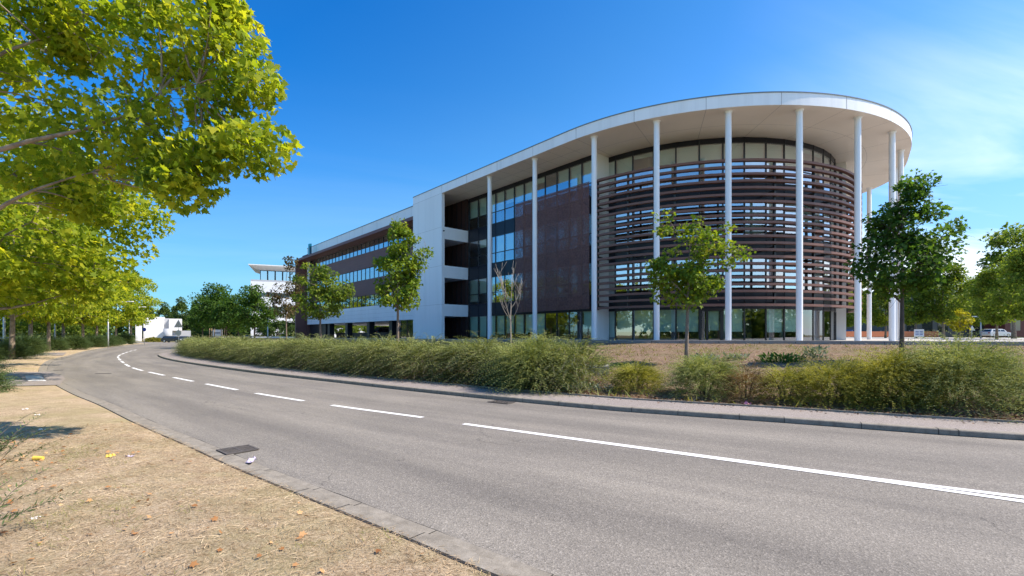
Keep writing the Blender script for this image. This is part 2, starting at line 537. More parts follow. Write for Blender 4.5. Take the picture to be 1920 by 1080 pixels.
def screenmat():
    m, n, l = newmat('perforated_metal')
    o = n.new('ShaderNodeOutputMaterial')
    p = n.new('ShaderNodeBsdfPrincipled')
    c, f, v = noise_col(n, l, [(0.14, 0.054, 0.042), (0.165, 0.066, 0.050)], 0.8)
    l.new(c, p.inputs['Base Color'])
    p.inputs['Roughness'].default_value = 0.5
    tr = n.new('ShaderNodeBsdfTransparent')
    vo = n.new('ShaderNodeTexVoronoi')
    vo.inputs['Scale'].default_value = 16.0
    vo.inputs['Randomness'].default_value = 0.25
    l.new(v, vo.inputs['Vector'])
    mr = n.new('ShaderNodeMath')
    mr.operation = 'LESS_THAN'
    mr.inputs[1].default_value = 0.56
    l.new(vo.outputs['Distance'], mr.inputs[0])
    ml = n.new('ShaderNodeMath')
    ml.operation = 'MULTIPLY'
    ml.inputs[1].default_value = 0.85
    l.new(mr.outputs[0], ml.inputs[0])
    mx = n.new('ShaderNodeMixShader')
    l.new(ml.outputs[0], mx.inputs[0])
    l.new(p.outputs[0], mx.inputs[1])
    l.new(tr.outputs[0], mx.inputs[2])
    l.new(mx.outputs[0], o.inputs[0])
    return m


M['screen'] = screenmat()


def streaked(name, col, rough, amt=0.10):
    m, n, l = newmat(name)
    o = n.new('ShaderNodeOutputMaterial')
    p = n.new('ShaderNodeBsdfPrincipled')
    c1, f1, v = noise_col(n, l, [tuple(x * (1 - amt) for x in col), col], 1.0, 5, stretch=(1.6, 1.6, 0.12), stops=[0.32, 0.52])
    c2, f2, _ = noise_col(n, l, [(0.93, 0.93, 0.925), (1.0, 1.0, 1.0)], 0.35, 4, vec=v)
    l.new(mixrgb(n, l, 1.0, c1, c2, 'MULTIPLY'), p.inputs['Base Color'])
    p.inputs['Roughness'].default_value = rough
    l.new(p.outputs[0], o.inputs[0])
    return m


M['white_panel'] = streaked('white_panel', (0.84, 0.84, 0.83), 0.45, 0.045)
M['fascia'] = streaked('white_fascia', (0.88, 0.88, 0.87), 0.30, 0.08)
M['column'] = streaked('white_column', (0.84, 0.85, 0.86), 0.35, 0.07)


# ------------------------------------------------------------------ helpers
def tag(o, label, cat, group=None):
    o['label'] = label
    o['category'] = cat
    if group:
        o['group'] = group
    return o


def structure(o):
    o['kind'] = 'structure'
    return o


def empty(name, loc, rz=0.0):
    o = bpy.data.objects.new(name, None)
    o.empty_display_size = 0.3
    o.location = loc
    o.rotation_euler = (0, 0, rz)
    COL.objects.link(o)
    return o


class MB:
    def __init__(self):
        self.v, self.f, self.m = [], [], []

    def poly(self, pts, mi=0):
        b = len(self.v)
        self.v.extend([tuple(p) for p in pts])
        self.f.append(list(range(b, b + len(pts))))
        self.m.append(mi)

    def box(self, x0, y0, z0, x1, y1, z1, mi=0):
        b = len(self.v)
        self.v += [(x0, y0, z0), (x1, y0, z0), (x1, y1, z0), (x0, y1, z0),
                   (x0, y0, z1), (x1, y0, z1), (x1, y1, z1), (x0, y1, z1)]
        for q in ((0, 3, 2, 1), (4, 5, 6, 7), (0, 1, 5, 4), (1, 2, 6, 5), (2, 3, 7, 6), (3, 0, 4, 7)):
            self.f.append([b + i for i in q])
            self.m.append(mi)

    def wall(self, p0, p1, z0, z1, d0, d1, mi=0):
        """box along the plan segment p0->p1, from offset d0 to d1 along its right-hand (outer) normal"""
        dx, dy = p1[0] - p0[0], p1[1] - p0[1]
        L = math.hypot(dx, dy)
        nx, ny = dy / L, -dx / L
        a0 = (p0[0] + nx * d0, p0[1] + ny * d0)
        b0 = (p1[0] + nx * d0, p1[1] + ny * d0)
        a1 = (p0[0] + nx * d1, p0[1] + ny * d1)
        b1 = (p1[0] + nx * d1, p1[1] + ny * d1)
        self.prism([a0, a1, b1, b0], z0, z1, mi)

    def prism(self, pts, z0, z1, mi=0, mi_bottom=None, mi_top=None):
        b = len(self.v)
        n = len(pts)
        self.v += [(p[0], p[1], z0) for p in pts] + [(p[0], p[1], z1) for p in pts]
        for i in range(n):
            j = (i + 1) % n
            self.f.append([b + i, b + j, b + n + j, b + n + i])
            self.m.append(mi)
        self.f.append([b + i for i in range(n)][::-1])
        self.m.append(mi if mi_bottom is None else mi_bottom)
        self.f.append([b + n + i for i in range(n)])
        self.m.append(mi if mi_top is None else mi_top)

    def tube(self, pts, rads, sides=8, cap=True, mi=0):
        b = len(self.v)
        pts = [Vector(p) for p in pts]
        n = len(pts)
        for i, p in enumerate(pts):
            t = (pts[min(n - 1, i + 1)] - pts[max(0, i - 1)])
            t = t.normalized() if t.length > 1e-9 else Vector((0, 0, 1))
            a = Vector((1, 0, 0)) if abs(t.x) < 0.8 else Vector((0, 1, 0))
            s = t.cross(a).normalized()
            u = t.cross(s).normalized()
            for k in range(sides):
                an = 2 * pi * k / sides
                q = p + (s * cos(an) + u * sin(an)) * rads[i]
                self.v.append((q.x, q.y, q.z))
        for i in range(n - 1):
            for k in range(sides):
                k2 = (k + 1) % sides
                self.f.append([b + i * sides + k, b + (i + 1) * sides + k, b + (i + 1) * sides + k2, b + i * sides + k2])
                self.m.append(mi)
        if cap:
            self.f.append([b + k for k in range(sides)])
            self.f.append([b + (n - 1) * sides + k for k in range(sides)][::-1])
            self.m += [mi, mi]

    def build(self, name, mats, parent=None, smooth=False, bevel=0.0):
        me = bpy.data.meshes.new(name)
        me.from_pydata(self.v, [], self.f)
        if not isinstance(mats, (list, tuple)):
            mats = [mats]
        for m in mats:
            me.materials.append(m)
        me.polygons.foreach_set('material_index', self.m)
        me.polygons.foreach_set('use_smooth', [smooth] * len(self.f))
        me.update()
        o = bpy.data.objects.new(name, me)
        COL.objects.link(o)
        if parent is not None:
            o.parent = parent
        if bevel:
            md = o.modifiers.new('bevel', 'BEVEL')
            md.width = bevel
            md.segments = 2
            md.limit_method = 'ANGLE'
        return o


def np_mesh(name, verts, face_size, mat, parent=None, smooth=False):
    """verts: (N*face_size,3): consecutive groups form one polygon each"""
    verts = np.ascontiguousarray(verts, dtype=np.float32).reshape(-1, 3)
    nv = len(verts)
    nf = nv // face_size
    me = bpy.data.meshes.new(name)
    me.vertices.add(nv)
    me.vertices.foreach_set('co', verts.ravel())
    me.loops.add(nv)
    me.loops.foreach_set('vertex_index', np.arange(nv, dtype=np.int32))
    me.polygons.add(nf)
    me.polygons.foreach_set('loop_start', np.arange(0, nv, face_size, dtype=np.int32))
    me.polygons.foreach_set('loop_total', np.full(nf, face_size, dtype=np.int32))
    me.materials.append(mat)
    me.update(calc_edges=True)
    o = bpy.data.objects.new(name, me)
    COL.objects.link(o)
    if parent is not None:
        o.parent = parent
    return o


def unit(a):
    return a / np.maximum(np.linalg.norm(a, axis=-1, keepdims=True), 1e-9)


def mirror(half):
    return half + [(-x, y) for x, y in half[::-1] if x > 1e-6]


LEAF = {
    'big': mirror([(0, 0), (0.16, 0.07), (0.42, 0.0), (0.36, 0.17), (0.56, 0.42), (0.38, 0.42), (0.27, 0.50), (0.25, 0.68), (0.13, 0.66), (0, 1.0)]),
    'mid': mirror([(0, 0), (0.40, 0.04), (0.30, 0.28), (0.54, 0.52), (0.20, 0.58), (0, 1.0)]),
    'quad': [(0, 0), (0.36, 0.5), (0, 1.0), (-0.36, 0.5)],
    'blade': [(-0.08, 0), (0.08, 0), (0.0, 1.0)],
    'oval': [(0, 0), (0.2, 0.3), (0.17, 0.7), (0, 1.0), (-0.17, 0.7), (-0.2, 0.3)],
    'thin': [(0, 0), (0.17, 0.45), (0, 1.0), (-0.17, 0.45)],
}


def leaf_verts(P, D, Nn, S, kind, fold=0.25, width=1.0):
    T = np.array(LEAF[kind])
    D = unit(D)
    B = unit(np.cross(Nn, D))
    N2 = np.cross(D, B)
    S = S[:, None, None]
    x = T[None, :, 0, None] * width
    y = T[None, :, 1, None]
    V = P[:, None, :] + S * (x * B[:, None, :] + y * D[:, None, :] + (fold * np.abs(x) - 0.18 * y * y) * N2[:, None, :])
    return V.reshape(-1, 3), len(T)


def bez(p0, p1, p2, n):
    return [((1 - t) ** 2) * p0 + 2 * t * (1 - t) * p1 + t * t * p2 for t in np.linspace(0, 1, n)]


def tree(name, loc, h, trunk_h, trunk_r, ells, n_clump, n_leaf, leaf, size, lmat, bmat, seed, clump_r=0.5,
         extra=None, lean=(0, 0), up=0.35, n_main=8, rough_out=0.55, droop=0.3):
    """ells: (cx,cy,cz,rx,ry,rz,weight) in metres from the trunk's foot"""
    r = np.random.default_rng(seed)
    root = empty(name, loc)
    w = np.array([e[6] for e in ells], float)
    w /= w.sum()
    C = []
    for _ in range(n_clump):
        e = ells[r.choice(len(ells), p=w)]
        d = unit(r.normal(size=3))
        rad = rough_out + (1 - rough_out) * r.random() ** 0.6
        C.append((e[0] + d[0] * e[3] * rad, e[1] + d[1] * e[4] * rad, e[2] + d[2] * e[5] * rad))
    if extra:
        C += list(extra)
    C = np.array(C)
    top = max(C[:, 2].max() * 0.86, trunk_h + 0.3)
    mb = MB()
    tp, tr = [], []
    for i in range(9):
        t = i / 8
        tp.append((lean[0] * t + 0.04 * sin(3.1 * t + seed) * trunk_r * 8, lean[1] * t + 0.04 * cos(2.3 * t + seed) * trunk_r * 8, top * t - 0.05))
        tr.append(trunk_r * (1.0 - 0.85 * t) * (1.22 if i == 0 else 1.0))
    mb.tube(tp, tr, 9)
    tpn = np.array(tp)
    anchor = []
    def trunk_pt(z):
        k = z / top
        return np.array([np.interp(k, np.linspace(0, 1, 9), tpn[:, 0]), np.interp(k, np.linspace(0, 1, 9), tpn[:, 1]), z]), k
    nodes = [trunk_pt(trunk_h + (top * 0.93 - trunk_h) * t)[0] for t in np.linspace(0.1, 1, 6)]
    # main limbs towards well separated clumps
    ctr0 = np.array([0, 0, trunk_h])
    pick = [int(np.argmax(np.linalg.norm(C - ctr0, axis=1)))]
    while len(pick) < min(n_main, len(C)):
        dd = np.min([np.linalg.norm(C - C[j], axis=1) for j in pick], axis=0)
        pick.append(int(np.argmax(dd)))
    for j in pick:
        e = C[j] * 0.86 + np.array([0, 0, C[j][2]]) * 0.14
        hd = math.hypot(e[0], e[1])
        z0 = min(max(e[2] - hd * (0.55 + 0.35 * r.random()) - 0.3, trunk_h), top * 0.9)
        st, k = trunk_pt(z0)
        mid = st * 0.5 + e * 0.5 + np.array([0, 0, 0.12 * hd]) + r.normal(size=3) * 0.08 * hd
        pts = bez(st, mid, e, 9)
        for q in range(2, 8):
            pts[q] = pts[q] + np.array([sin(q * 1.3 + j), cos(q * 1.1 + j), sin(q * 0.9 + 2 * j)]) * 0.022 * hd
        r0 = max(trunk_r * (1 - 0.7 * k) * 0.5, 0.015)
        mb.tube(pts, list(np.linspace(r0, 0.010, 9)), 6, cap=False)
        nodes += pts[2:]
    N_ = np.array(nodes)
    for c in C:
        cost = np.linalg.norm(N_ - c, axis=1) + 0.5 * np.maximum(0, N_[:, 2] - c[2])
        s = N_[int(np.argmin(cost))]
        d_ = np.linalg.norm(c - s)
        mid = (s + c) / 2 + r.normal(size=3) * 0.10 * d_
        mb.tube(bez(s, mid, c, 5), list(np.linspace(0.006 + 0.012 * min(1.5, d_), 0.005, 5)), 5, cap=False)
        for _ in range(3):
            e2 = c + r.normal(size=3) * clump_r * 0.9
            q = (s + c) / 2 if r.random() < 0.4 else c
            mb.tube(bez(q, (q + e2) / 2 + r.normal(size=3) * 0.06, e2, 4), [0.008, 0.007, 0.005, 0.003], 4, cap=False)
    mb.build('trunk', bmat, root, smooth=True)
    # leaves
    per = r.dirichlet(np.ones(len(C)) * 6) * n_leaf
    P = []
    for c, n, in zip(C, per.astype(int)):
        q = r.normal(size=(n, 3))
        q *= np.minimum(1, 1.55 / np.maximum(np.linalg.norm(q, axis=1, keepdims=True), 1e-6))
        q = q * np.array([1.1, 1.1, 0.7]) * clump_r * (0.75 + 0.5 * r.random())
        P.append(c + q)
    P = np.concatenate(P)
    ctr = np.array([C[:, 0].mean(), C[:, 1].mean(), C[:, 2].mean()])
    out = unit(P - ctr)
    D = out * 0.7 + r.normal(size=P.shape) * 0.75
    D[:, 2] -= droop
    Nn = r.normal(size=P.shape) * 0.55 + out * 0.35
    Nn[:, 2] += up + 0.25
    S = size * (0.6 + 0.7 * r.random(len(P)))
    V, k = leaf_verts(P, D, unit(Nn), S, leaf)
    np_mesh('crown', V, k, lmat, root)
    return root


def copy_tree(o, loc, rz=0.0, sc=1.0, parent=None):
    c = o.copy()
    COL.objects.link(c)
    if parent is None:
        c.location = loc
        c.rotation_euler = (0, 0, rz)
        c.scale = (sc, sc, sc)
    else:
        c.parent = parent
    for ch in list(o.children):
        copy_tree(ch, None, parent=c)
    return c


def fronds(P0, A, L, K, leafsize, r, curl=0.9, start=0.15, width=1.0, kind='thin'):
    """arching twigs. P0 roots, A initial directions, L lengths; K leaf pairs on each. returns leaf verts and stem quads"""
    n = len(P0)
    A = unit(A)
    horiz = A.copy()
    horiz[:, 2] = 0
    horiz = unit(horiz + 1e-4)
    T = np.linspace(start, 1.0, K)[None, :, None]
    g = np.array([0, 0, -1.0])
    Lx = L[:, None, None]
    pos = P0[:, None, :] + A[:, None, :] * Lx * T + (g * curl * 0.45 + 0)[None, None, :] * Lx * T ** 2.4 + horiz[:, None, :] * Lx * 0.15 * T ** 2
    tan = A[:, None, :] + g[None, None, :] * curl * 1.08 * T ** 1.4 + horiz[:, None, :] * 0.3 * T
    tan = unit(tan)
    side = unit(np.cross(tan, np.array([0, 0, 1.0]) + r.normal(size=(n, 1, 3)) * 0.35))
    out = []
    for sg in (-1, 1):
        D = tan * 0.75 + side * sg * 0.75 + r.normal(size=tan.shape) * 0.22
        Nn = np.cross(side, tan) * -1 + r.normal(size=tan.shape) * 0.35
        taper = (1.15 - 0.6 * T) * (0.75 + 0.5 * r.random((n, K, 1)))
        S = (leafsize * taper)[:, :, 0]
        V, k = leaf_verts(pos.reshape(-1, 3), D.reshape(-1, 3), unit(Nn.reshape(-1, 3)), S.reshape(-1), kind, fold=0.2, width=width)
        out.append(V)
    # stems as thin ribbons
    Ts = np.linspace(0, 1, 5)[None, :, None]
    ps = P0[:, None, :] + A[:, None, :] * Lx * Ts + (g * curl * 0.45)[None, None, :] * Lx * Ts ** 2.4 + horiz[:, None, :] * Lx * 0.15 * Ts ** 2
    sd = unit(np.cross(A, np.array([0.3, 0.2, 1.0])))[:, None, :] * 0.004
    q = np.stack([ps[:, :-1] - sd, ps[:, :-1] + sd, ps[:, 1:] + sd * 0.7, ps[:, 1:] - sd * 0.7], axis=2)
    return np.concatenate(out), q.reshape(-1, 3)


def shrub(name, loc, rx, ry, h, n, K, leafsize, mat, seed, curl=0.9, parent=None, stem=None, rz=0.0, kind='thin', ground=None):
    r = np.random.default_rng(seed)
    root = empty(name, loc, rz)
    a = r.random(n) * 2 * pi
    rad = np.sqrt(r.random(n))
    hh = r.random(n) ** 0.7
    lim = np.sqrt(np.clip(1 - (hh * 0.8) ** 2, 0.05, 1))
    P0 = np.stack([cos_(a) * rad * rx * lim * 0.72, sin_(a) * rad * ry * lim * 0.72, hh * h * 0.72 * (1 - 0.25 * rad)], 1)
    A = np.stack([cos_(a) * (0.3 + rad), sin_(a) * (0.3 + rad), 0.35 + 1.2 * hh * r.random(n)], 1) + r.normal(size=(n, 3)) * 0.35
    L = h * (0.30 + 0.35 * r.random(n))
    V, S = fronds(P0, A, L, K, leafsize, r, curl, kind=kind)
    k = len(LEAF[kind])
    V[:, 2] = np.maximum(V[:, 2], 0.015 + 0.0 * V[:, 2])
    np_mesh('foliage', V, k, mat, root)
    mb = MB()
    for _ in range(9):
        an = r.random() * 2 * pi
        e = np.array([cos(an) * rx * 0.6, sin(an) * ry * 0.6, h * (0.5 + 0.3 * r.random())])
        mb.tube(bez(np.array([cos(an) * 0.06, sin(an) * 0.06, -0.05]), np.array([e[0] * 0.3, e[1] * 0.3, e[2] * 0.7]), e, 5), [0.016, 0.013, 0.01, 0.007, 0.004], 4)
    np_b = mb.build('stem', stem or M['bark_dark'], root)
    return root


def cos_(a):
    return np.cos(a)


def sin_(a):
    return np.sin(a)


# ------------------------------------------------------------------ plan curves (ground metres)
def catmull(pts, step):
    pts = [np.array(p, float) for p in pts]
    P = [2 * pts[0] - pts[1]] + pts + [2 * pts[-1] - pts[-2]]
    out = []
    for i in range(1, len(P) - 2):
        a, b, c, d = P[i - 1], P[i], P[i + 1], P[i + 2]
        n = max(1, int(np.linalg.norm(c - b) / step))
        for k in range(n):
            t = k / n
            out.append(0.5 * ((2 * b) + (-a + c) * t + (2 * a - 5 * b + 4 * c - d) * t * t + (-a + 3 * b - 3 * c + d) * t ** 3))
    out.append(pts[-1])
    return np.array(out)


def normals(pl):
    t = np.gradient(pl, axis=0)
    t = unit(t)
    return np.stack([-t[:, 1], t[:, 0]], 1)


def arclen(pl):
    return np.concatenate([[0], np.cumsum(np.linalg.norm(np.diff(pl, axis=0), axis=1))])


def resample(pl, n):
    s = arclen(pl)
    q = np.linspace(0, s[-1], n)
    return np.stack([np.interp(q, s, pl[:, 0]), np.interp(q, s, pl[:, 1])], 1)


LK = catmull([(34, -20), (20, -11.6), (9, -3.4), (4, 0.45), (0.293, 3.343), (-0.65, 4.10), (-1.85, 5.04), (-3.56, 6.40), (-4.56, 7.245),
              (-7.05, 9.29), (-9.78, 11.63), (-12.71, 14.03), (-18.0, 18.66), (-22.8, 23.25), (-29.96, 31.0), (-35.35, 38.07),
              (-48.9, 56.0), (-66.8, 84.0), (-71, 93)], 0.35)
RK = catmull([(40, -5.5), (25, 0.6), (14, 5.1), (8.24, 7.63), (6.98, 8.23), (5.26, 9.16), (3.5, 10.0), (1.84, 10.9), (-1.67, 13.33),
              (-6.09, 16.79), (-11.76, 21.4), (-20.2, 29.06), (-26.2, 35.4), (-30.6, 41.2), (-33.6, 47.5), (-37.5, 57), (-44, 72), (-52, 90)], 0.35)
CL = catmull([(34, -12.0), (20, -4.3), (10, 1.85), (5.28, 4.89), (-0.92, 9.05), (-1.84, 9.75), (-4.35, 11.45), (-7.45, 13.8), (-10.6, 16.43),
              (-14.6, 19.9), (-19.5, 24.4), (-25.2, 30.6), (-30.9, 37.2), (-34.9, 42.5), (-39.5, 49), (-44.5, 56.5)], 0.1)


def strip(name, pl, prof, mat, parent=None, bump=None, smooth=False, skip=1):
    """sweep a profile [(offset, z), ...] along a polyline (offset to the left of travel)"""
    pl = pl[::skip]
    nn = normals(pl)
    rows = []
    for k, (t, z) in enumerate(prof):
        p = pl + nn * t
        rows.append(np.column_stack([p, np.full(len(p), z)]))
    G = np.stack(rows, 1)
    if bump is not None:
        G[:, :, 2] += bump(G[:, :, 0], G[:, :, 1], np.array([p[0] for p in prof])[None, :])
    return grid(name, G, mat, parent, smooth)


def grid(name, G, mat, parent=None, smooth=False, flip=False):
    a, b = G.shape[:2]
    me = bpy.data.meshes.new(name)
    idx = np.arange(a * b).reshape(a, b)
    q = np.stack([idx[:-1, :-1], idx[1:, :-1], idx[1:, 1:], idx[:-1, 1:]], -1).reshape(-1, 4)
    if flip:
        q = q[:, ::-1]
    me.from_pydata(G.reshape(-1, 3).tolist(), [], q.tolist())
    me.materials.append(mat)
    me.polygons.foreach_set('use_smooth', [smooth] * len(me.polygons))
    me.update()
    o = bpy.data.objects.new(name, me)
    COL.objects.link(o)
    if parent:
        o.parent = parent
    return o


def pnoise(x, y, s, seed=0):
    return (np.sin(x * s * 1.7 + 1.3 * np.sin(y * s * 1.1 + seed)) * np.cos(y * s * 1.9 + 1.1 * np.sin(x * s * 0.8 + seed * 2)))


# ------------------------------------------------------------------ ground, road, kerbs
mb = MB()
mb.poly([(-2500, -600, -0.06), (2500, -600, -0.06), (2500, 3500, -0.06), (-2500, 3500, -0.06)])
structure(mb.build('ground', M['far_ground']))

n_st = 260
A_, B_ = resample(LK, n_st), resample(RK, n_st)
G = np.stack([np.column_stack([A_ * (1 - t) + B_ * t, np.full(n_st, 0.0)]) for t in np.linspace(0, 1, 9)], 1)
road = structure(grid('road', G, M['asphalt']))
uvl = road.data.uv_layers.new(name='lane')
sA = arclen((A_ + B_) / 2)
vi = np.empty(len(road.data.loops), np.int32)
road.data.loops.foreach_get('vertex_index', vi)
uvl.data.foreach_set('uv', np.column_stack([(vi % 9) / 8.0, sA[vi // 9]]).astype(np.float32).ravel())
mb = MB()
mb.poly([(-150, 93, -0.004), (-150, 80, -0.004), (-70.0, 84.5, -0.004), (-52, 84, -0.004), (-30, 86, -0.004), (-30, 112, -0.004), (-150, 110, -0.004)][::-1])
structure(mb.build('cross_road', M['asphalt']))

# left edge: crack, gutter slab, low kerb
off = 0.012 * np.sin(np.arange(len(LK)) * 1.7) + 0.008 * np.sin(np.arange(len(LK)) * 0.63)
nl = normals(LK)
pa, pb = LK - nl * (0.010 + off[:, None] * 0.6), LK + nl * 0.012
structure(grid('road_edge_gap', np.stack([np.column_stack([pa, np.full(len(LK), 0.004)]), np.column_stack([pb, np.full(len(LK), 0.004)])], 1), M['crack'], flip=True))


def kerbmat():
    m, n, l = newmat('kerb_concrete')
    o = n.new('ShaderNodeOutputMaterial')
    p = n.new('ShaderNodeBsdfPrincipled')
    c, f, v = noise_col(n, l, [(0.17, 0.150, 0.120), (0.265, 0.238, 0.195), (0.36, 0.325, 0.27)], 6, 9, rough=0.75)
    c2, f2, _ = noise_col(n, l, [(0.7, 0.69, 0.68), (1.08, 1.08, 1.08)], 110, 3, vec=v)
    l.new(mixrgb(n, l, 1.0, c, c2, 'MULTIPLY'), p.inputs['Base Color'])
    p.inputs['Roughness'].default_value = 0.9
    b = n.new('ShaderNodeBump')
    b.inputs['Strength'].default_value = 0.4
    b.inputs['Distance'].default_value = 0.004
    l.new(f2, b.inputs['Height'])
    l.new(b.outputs[0], p.inputs['Normal'])
    l.new(p.outputs[0], o.inputs[0])
    return m


M['kerb'] = kerbmat()
structure(strip('gutter', LK, [(0.0, -0.02), (0.0, 0.008), (0.125, 0.006)], M['kerb']))
structure(strip('low_kerb', LK, [(0.125, 0.0), (0.128, 0.028), (0.136, 0.034), (0.285, 0.036), (0.29, -0.01)], M['kerb']))


def joints(name, pl, prof, every, width, parent_mat, start=0.0):
    """thin dark joints across a swept kerb"""
    s = arclen(pl)
    nn = normals(pl)
    m = MB()
    d = start
    while d < s[-1]:
        i = int(np.searchsorted(s, d))
        i = min(max(i, 1), len(pl) - 2)
        p, nrm = pl[i], nn[i]
        t = np.array([nrm[1], -nrm[0]])
        for (o0, z0), (o1, z1) in zip(prof[:-1], prof[1:]):
            a, b2 = p + nrm * o0, p + nrm * o1
            m.poly([(*(a - t * width), z0), (*(a + t * width), z0), (*(b2 + t * width), z1), (*(b2 - t * width), z1)])
        d += every
    return structure(m.build(name, parent_mat))


joints('low_kerb_joints', LK, [(0.001, 0.012), (0.126, 0.010), (0.126, 0.031), (0.138, 0.038), (0.284, 0.040)], 1.0, 0.004, M['crack'])

# right edge: kerb (0.10 m), pavement, edging
RH = 0.10
structure(strip('kerb_line', RK, [(0.0, -0.02), (-0.004, 0.085), (-0.018, RH), (-0.155, RH + 0.002)], M['kerb']))
structure(strip('kerb_foot_gap', RK, [(0.022, 0.004), (-0.002, 0.006)], M['crack']))
joints('kerb_joints', RK, [(0.004, 0.002), (0.0005, 0.086), (-0.017, RH + 0.004), (-0.153, RH + 0.005)], 1.0, 0.0045, M['crack'], 0.4)
structure(strip('sidewalk', RK, [(-0.155, RH - 0.004), (-0.6, RH + 0.002), (-1.25, RH + 0.008)], M['sidewalk']))
structure(strip('pavement_edging', RK, [(-1.25, RH), (-1.252, RH + 0.045), (-1.31, RH + 0.045), (-1.312, RH - 0.04)], M['kerb']))

# bank and terrace
WL = catmull([(-52, 88), (-44.5, 70), (-35, 57.0), (-25, 49.0), (-15, 42.5), (-10, 39.2), (-2.7, 34.3), (4.5, 29.9), (10, 27.0), (16, 25.0), (23, 21.4), (35, 15.5), (60, 4)], 0.4)[::-1]
WTOP = 1.40
nb = normals(RK)
i0 = int(np.argmin(np.linalg.norm(RK - np.array([32, -2.2]), axis=1)))
Bk = resample((RK + nb * -1.31)[i0:], 220)
Wk = resample(WL, 220)
# match by fraction, with a gentle skew towards the near end
TT = np.linspace(0, 1, 26)
s_end = 0.0


def bank_z(t):
    return 0.11 + 1.10 * np.clip(t, 0, 1) ** 0.95


Gb = []
for t in TT:
    p = Bk * (1 - t) + Wk * t
    z = bank_z(t) + 0.05 * pnoise(p[:, 0], p[:, 1], 1.3) * sin(pi * t) + 0.025 * pnoise(p[:, 0], p[:, 1], 4.1, 2) * sin(pi * t) ** 0.5
    Gb.append(np.column_stack([p, z]))
Gb = np.stack(Gb, 1)
structure(grid('embankment', Gb, M['bank'], smooth=True, flip=True))


def bank_at(x, y):
    """height of the bank under a point"""
    d = (Gb[:, :, 0] - x) ** 2 + (Gb[:, :, 1] - y) ** 2
    k = np.unravel_index(np.argmin(d), d.shape)
    return float(Gb[k[0], k[1], 2])


wall_root = empty('retaining_wall', (10, 27, 1.1))
tag(wall_root, 'low grey concrete retaining wall between the bank and the terrace', 'retaining wall')


def to_parent(o, root):
    o.parent = root
    o.matrix_parent_inverse = root.matrix_basis.inverted() if False else o.matrix_parent_inverse
    me = o.data
    co = np.empty(len(me.vertices) * 3, np.float32)
    me.vertices.foreach_get('co', co)
    co = co.reshape(-1, 3) - np.array(root.location, np.float32)
    me.vertices.foreach_set('co', co.ravel())
    me.update()


o = strip('wall_body', WL, [(0.0, 1.0), (0.0, WTOP - 0.05), (-0.22, WTOP - 0.05)], M['concrete_dark'])
to_parent(o, wall_root)
o = strip('coping', WL, [(0.015, WTOP - 0.052), (0.015, WTOP), (-0.26, WTOP + 0.002), (-0.26, 1.2)], M['concrete'])
to_parent(o, wall_root)
o = joints('wall_joint', WL, [(0.003, 1.0), (0.003, WTOP - 0.05)], 1.9, 0.010, M['crack'])
del o['kind']
to_parent(o, wall_root)

# terrace behind the wall; falls away to the left
Wt = Wk[:, :]
s = arclen(Wt)
F = []
for i, p in enumerate(Wt):
    k = i / (len(Wt) - 1)
    F.append((95 - 165 * k, 30 + 120 * min(1, k * 2.2) + 10 * k))
F = np.array(F)
Gt = []
nw = normals(WL)
for t in np.linspace(0, 1, 14):
    p = (Wt) * (1 - t) + F * t
    k = np.linspace(0, 1, len(Wt))
    zl = np.where(k > 0.62, 1.30 - 0.85 * np.clip((k - 0.62) / 0.3, 0, 1), 1.30)
    z = 1.32 * (1 - min(1, t * 4)) + zl * min(1, t * 4)
    Gt.append(np.column_stack([p, z]))
Gt = np.stack(Gt, 1)
structure(grid('terrace', Gt, M['paving'], flip=True))

# left verge (dry grass), rising slightly, with a side path
def vbump(x, y, t):
    amp = np.clip((t - 0.3) * 2, 0, 1)
    band = ((y > 15.0) & (y < 21.5) & (x < -13)) | ((y > 37.4) & (y < 45) & (x < -34))
    return np.where(band, 0.0, amp * (0.018 * pnoise(x, y, 2.1) + 0.010 * pnoise(x, y, 6.3, 1) + 0.05 * np.clip(t / 6, 0, 1) + 0.03))


prof = [(0.285, 0.012), (0.33, 0.03)] + [(0.33 + 0.22 * k, 0.025) for k in range(1, 20)] + [(5 + 0.8 * k, 0.03) for k in range(0, 8)] + [(12, 0.03), (16, 0.03), (24, 0.03), (45, 0.03)]
verge = structure(strip('verge', LK, prof, M['verge'], bump=vbump, smooth=True))


def verge_z(x, y):
    d = LK - np.array([x, y])
    i = int(np.argmin((d ** 2).sum(1)))
    t = math.hypot(*d[i])
    return 0.025 + float(vbump(np.array(x), np.array(y), np.array(t)))


def gp(px, py, h=EYE):
    """plan point on the road plane for a measured position of the survey (1920-wide frame)"""
    Y = h * 889 / (py - 628)
    return ((px - 960) / 889 * Y, Y)


# side path with small zebra
mb = MB()
pth = [gp(118, 707), gp(92, 699), gp(0, 700), gp(-160, 702), gp(-160, 728), gp(0, 727), gp(112, 724), gp(122, 712)]
mb.poly([(x, y, 0.045) for x, y in pth][::-1])
structure(mb.build('path', M['sidewalk']))
mb = MB()
for (a, b, y0, y1) in ((47, 78, 704.6, 706.0), (48.5, 80.5, 707.4, 708.8), (50, 83, 710.0, 711.4), (52, 85.5, 712.7, 714.2)):
    q = [gp(a, y1, EYE - 0.05), gp(b + 1, y1, EYE - 0.05), gp(b, y0, EYE - 0.05), gp(a, y0, EYE - 0.05)]
    mb.poly([(x, y, 0.050) for x, y in q])
structure(mb.build('path_markings', M['paint']))
mb = MB()
pth = [gp(118, 667.5), gp(55, 668), gp(48, 662.5), gp(125, 662)]
mb.poly([(x, y, 0.045) for x, y in pth])
structure(mb.build('driveway', M['sidewalk']))

# centre line: 3 m dashes with 1.33 m gaps, then a solid line that doubles
sC = arclen(CL)
nC = normals(CL)


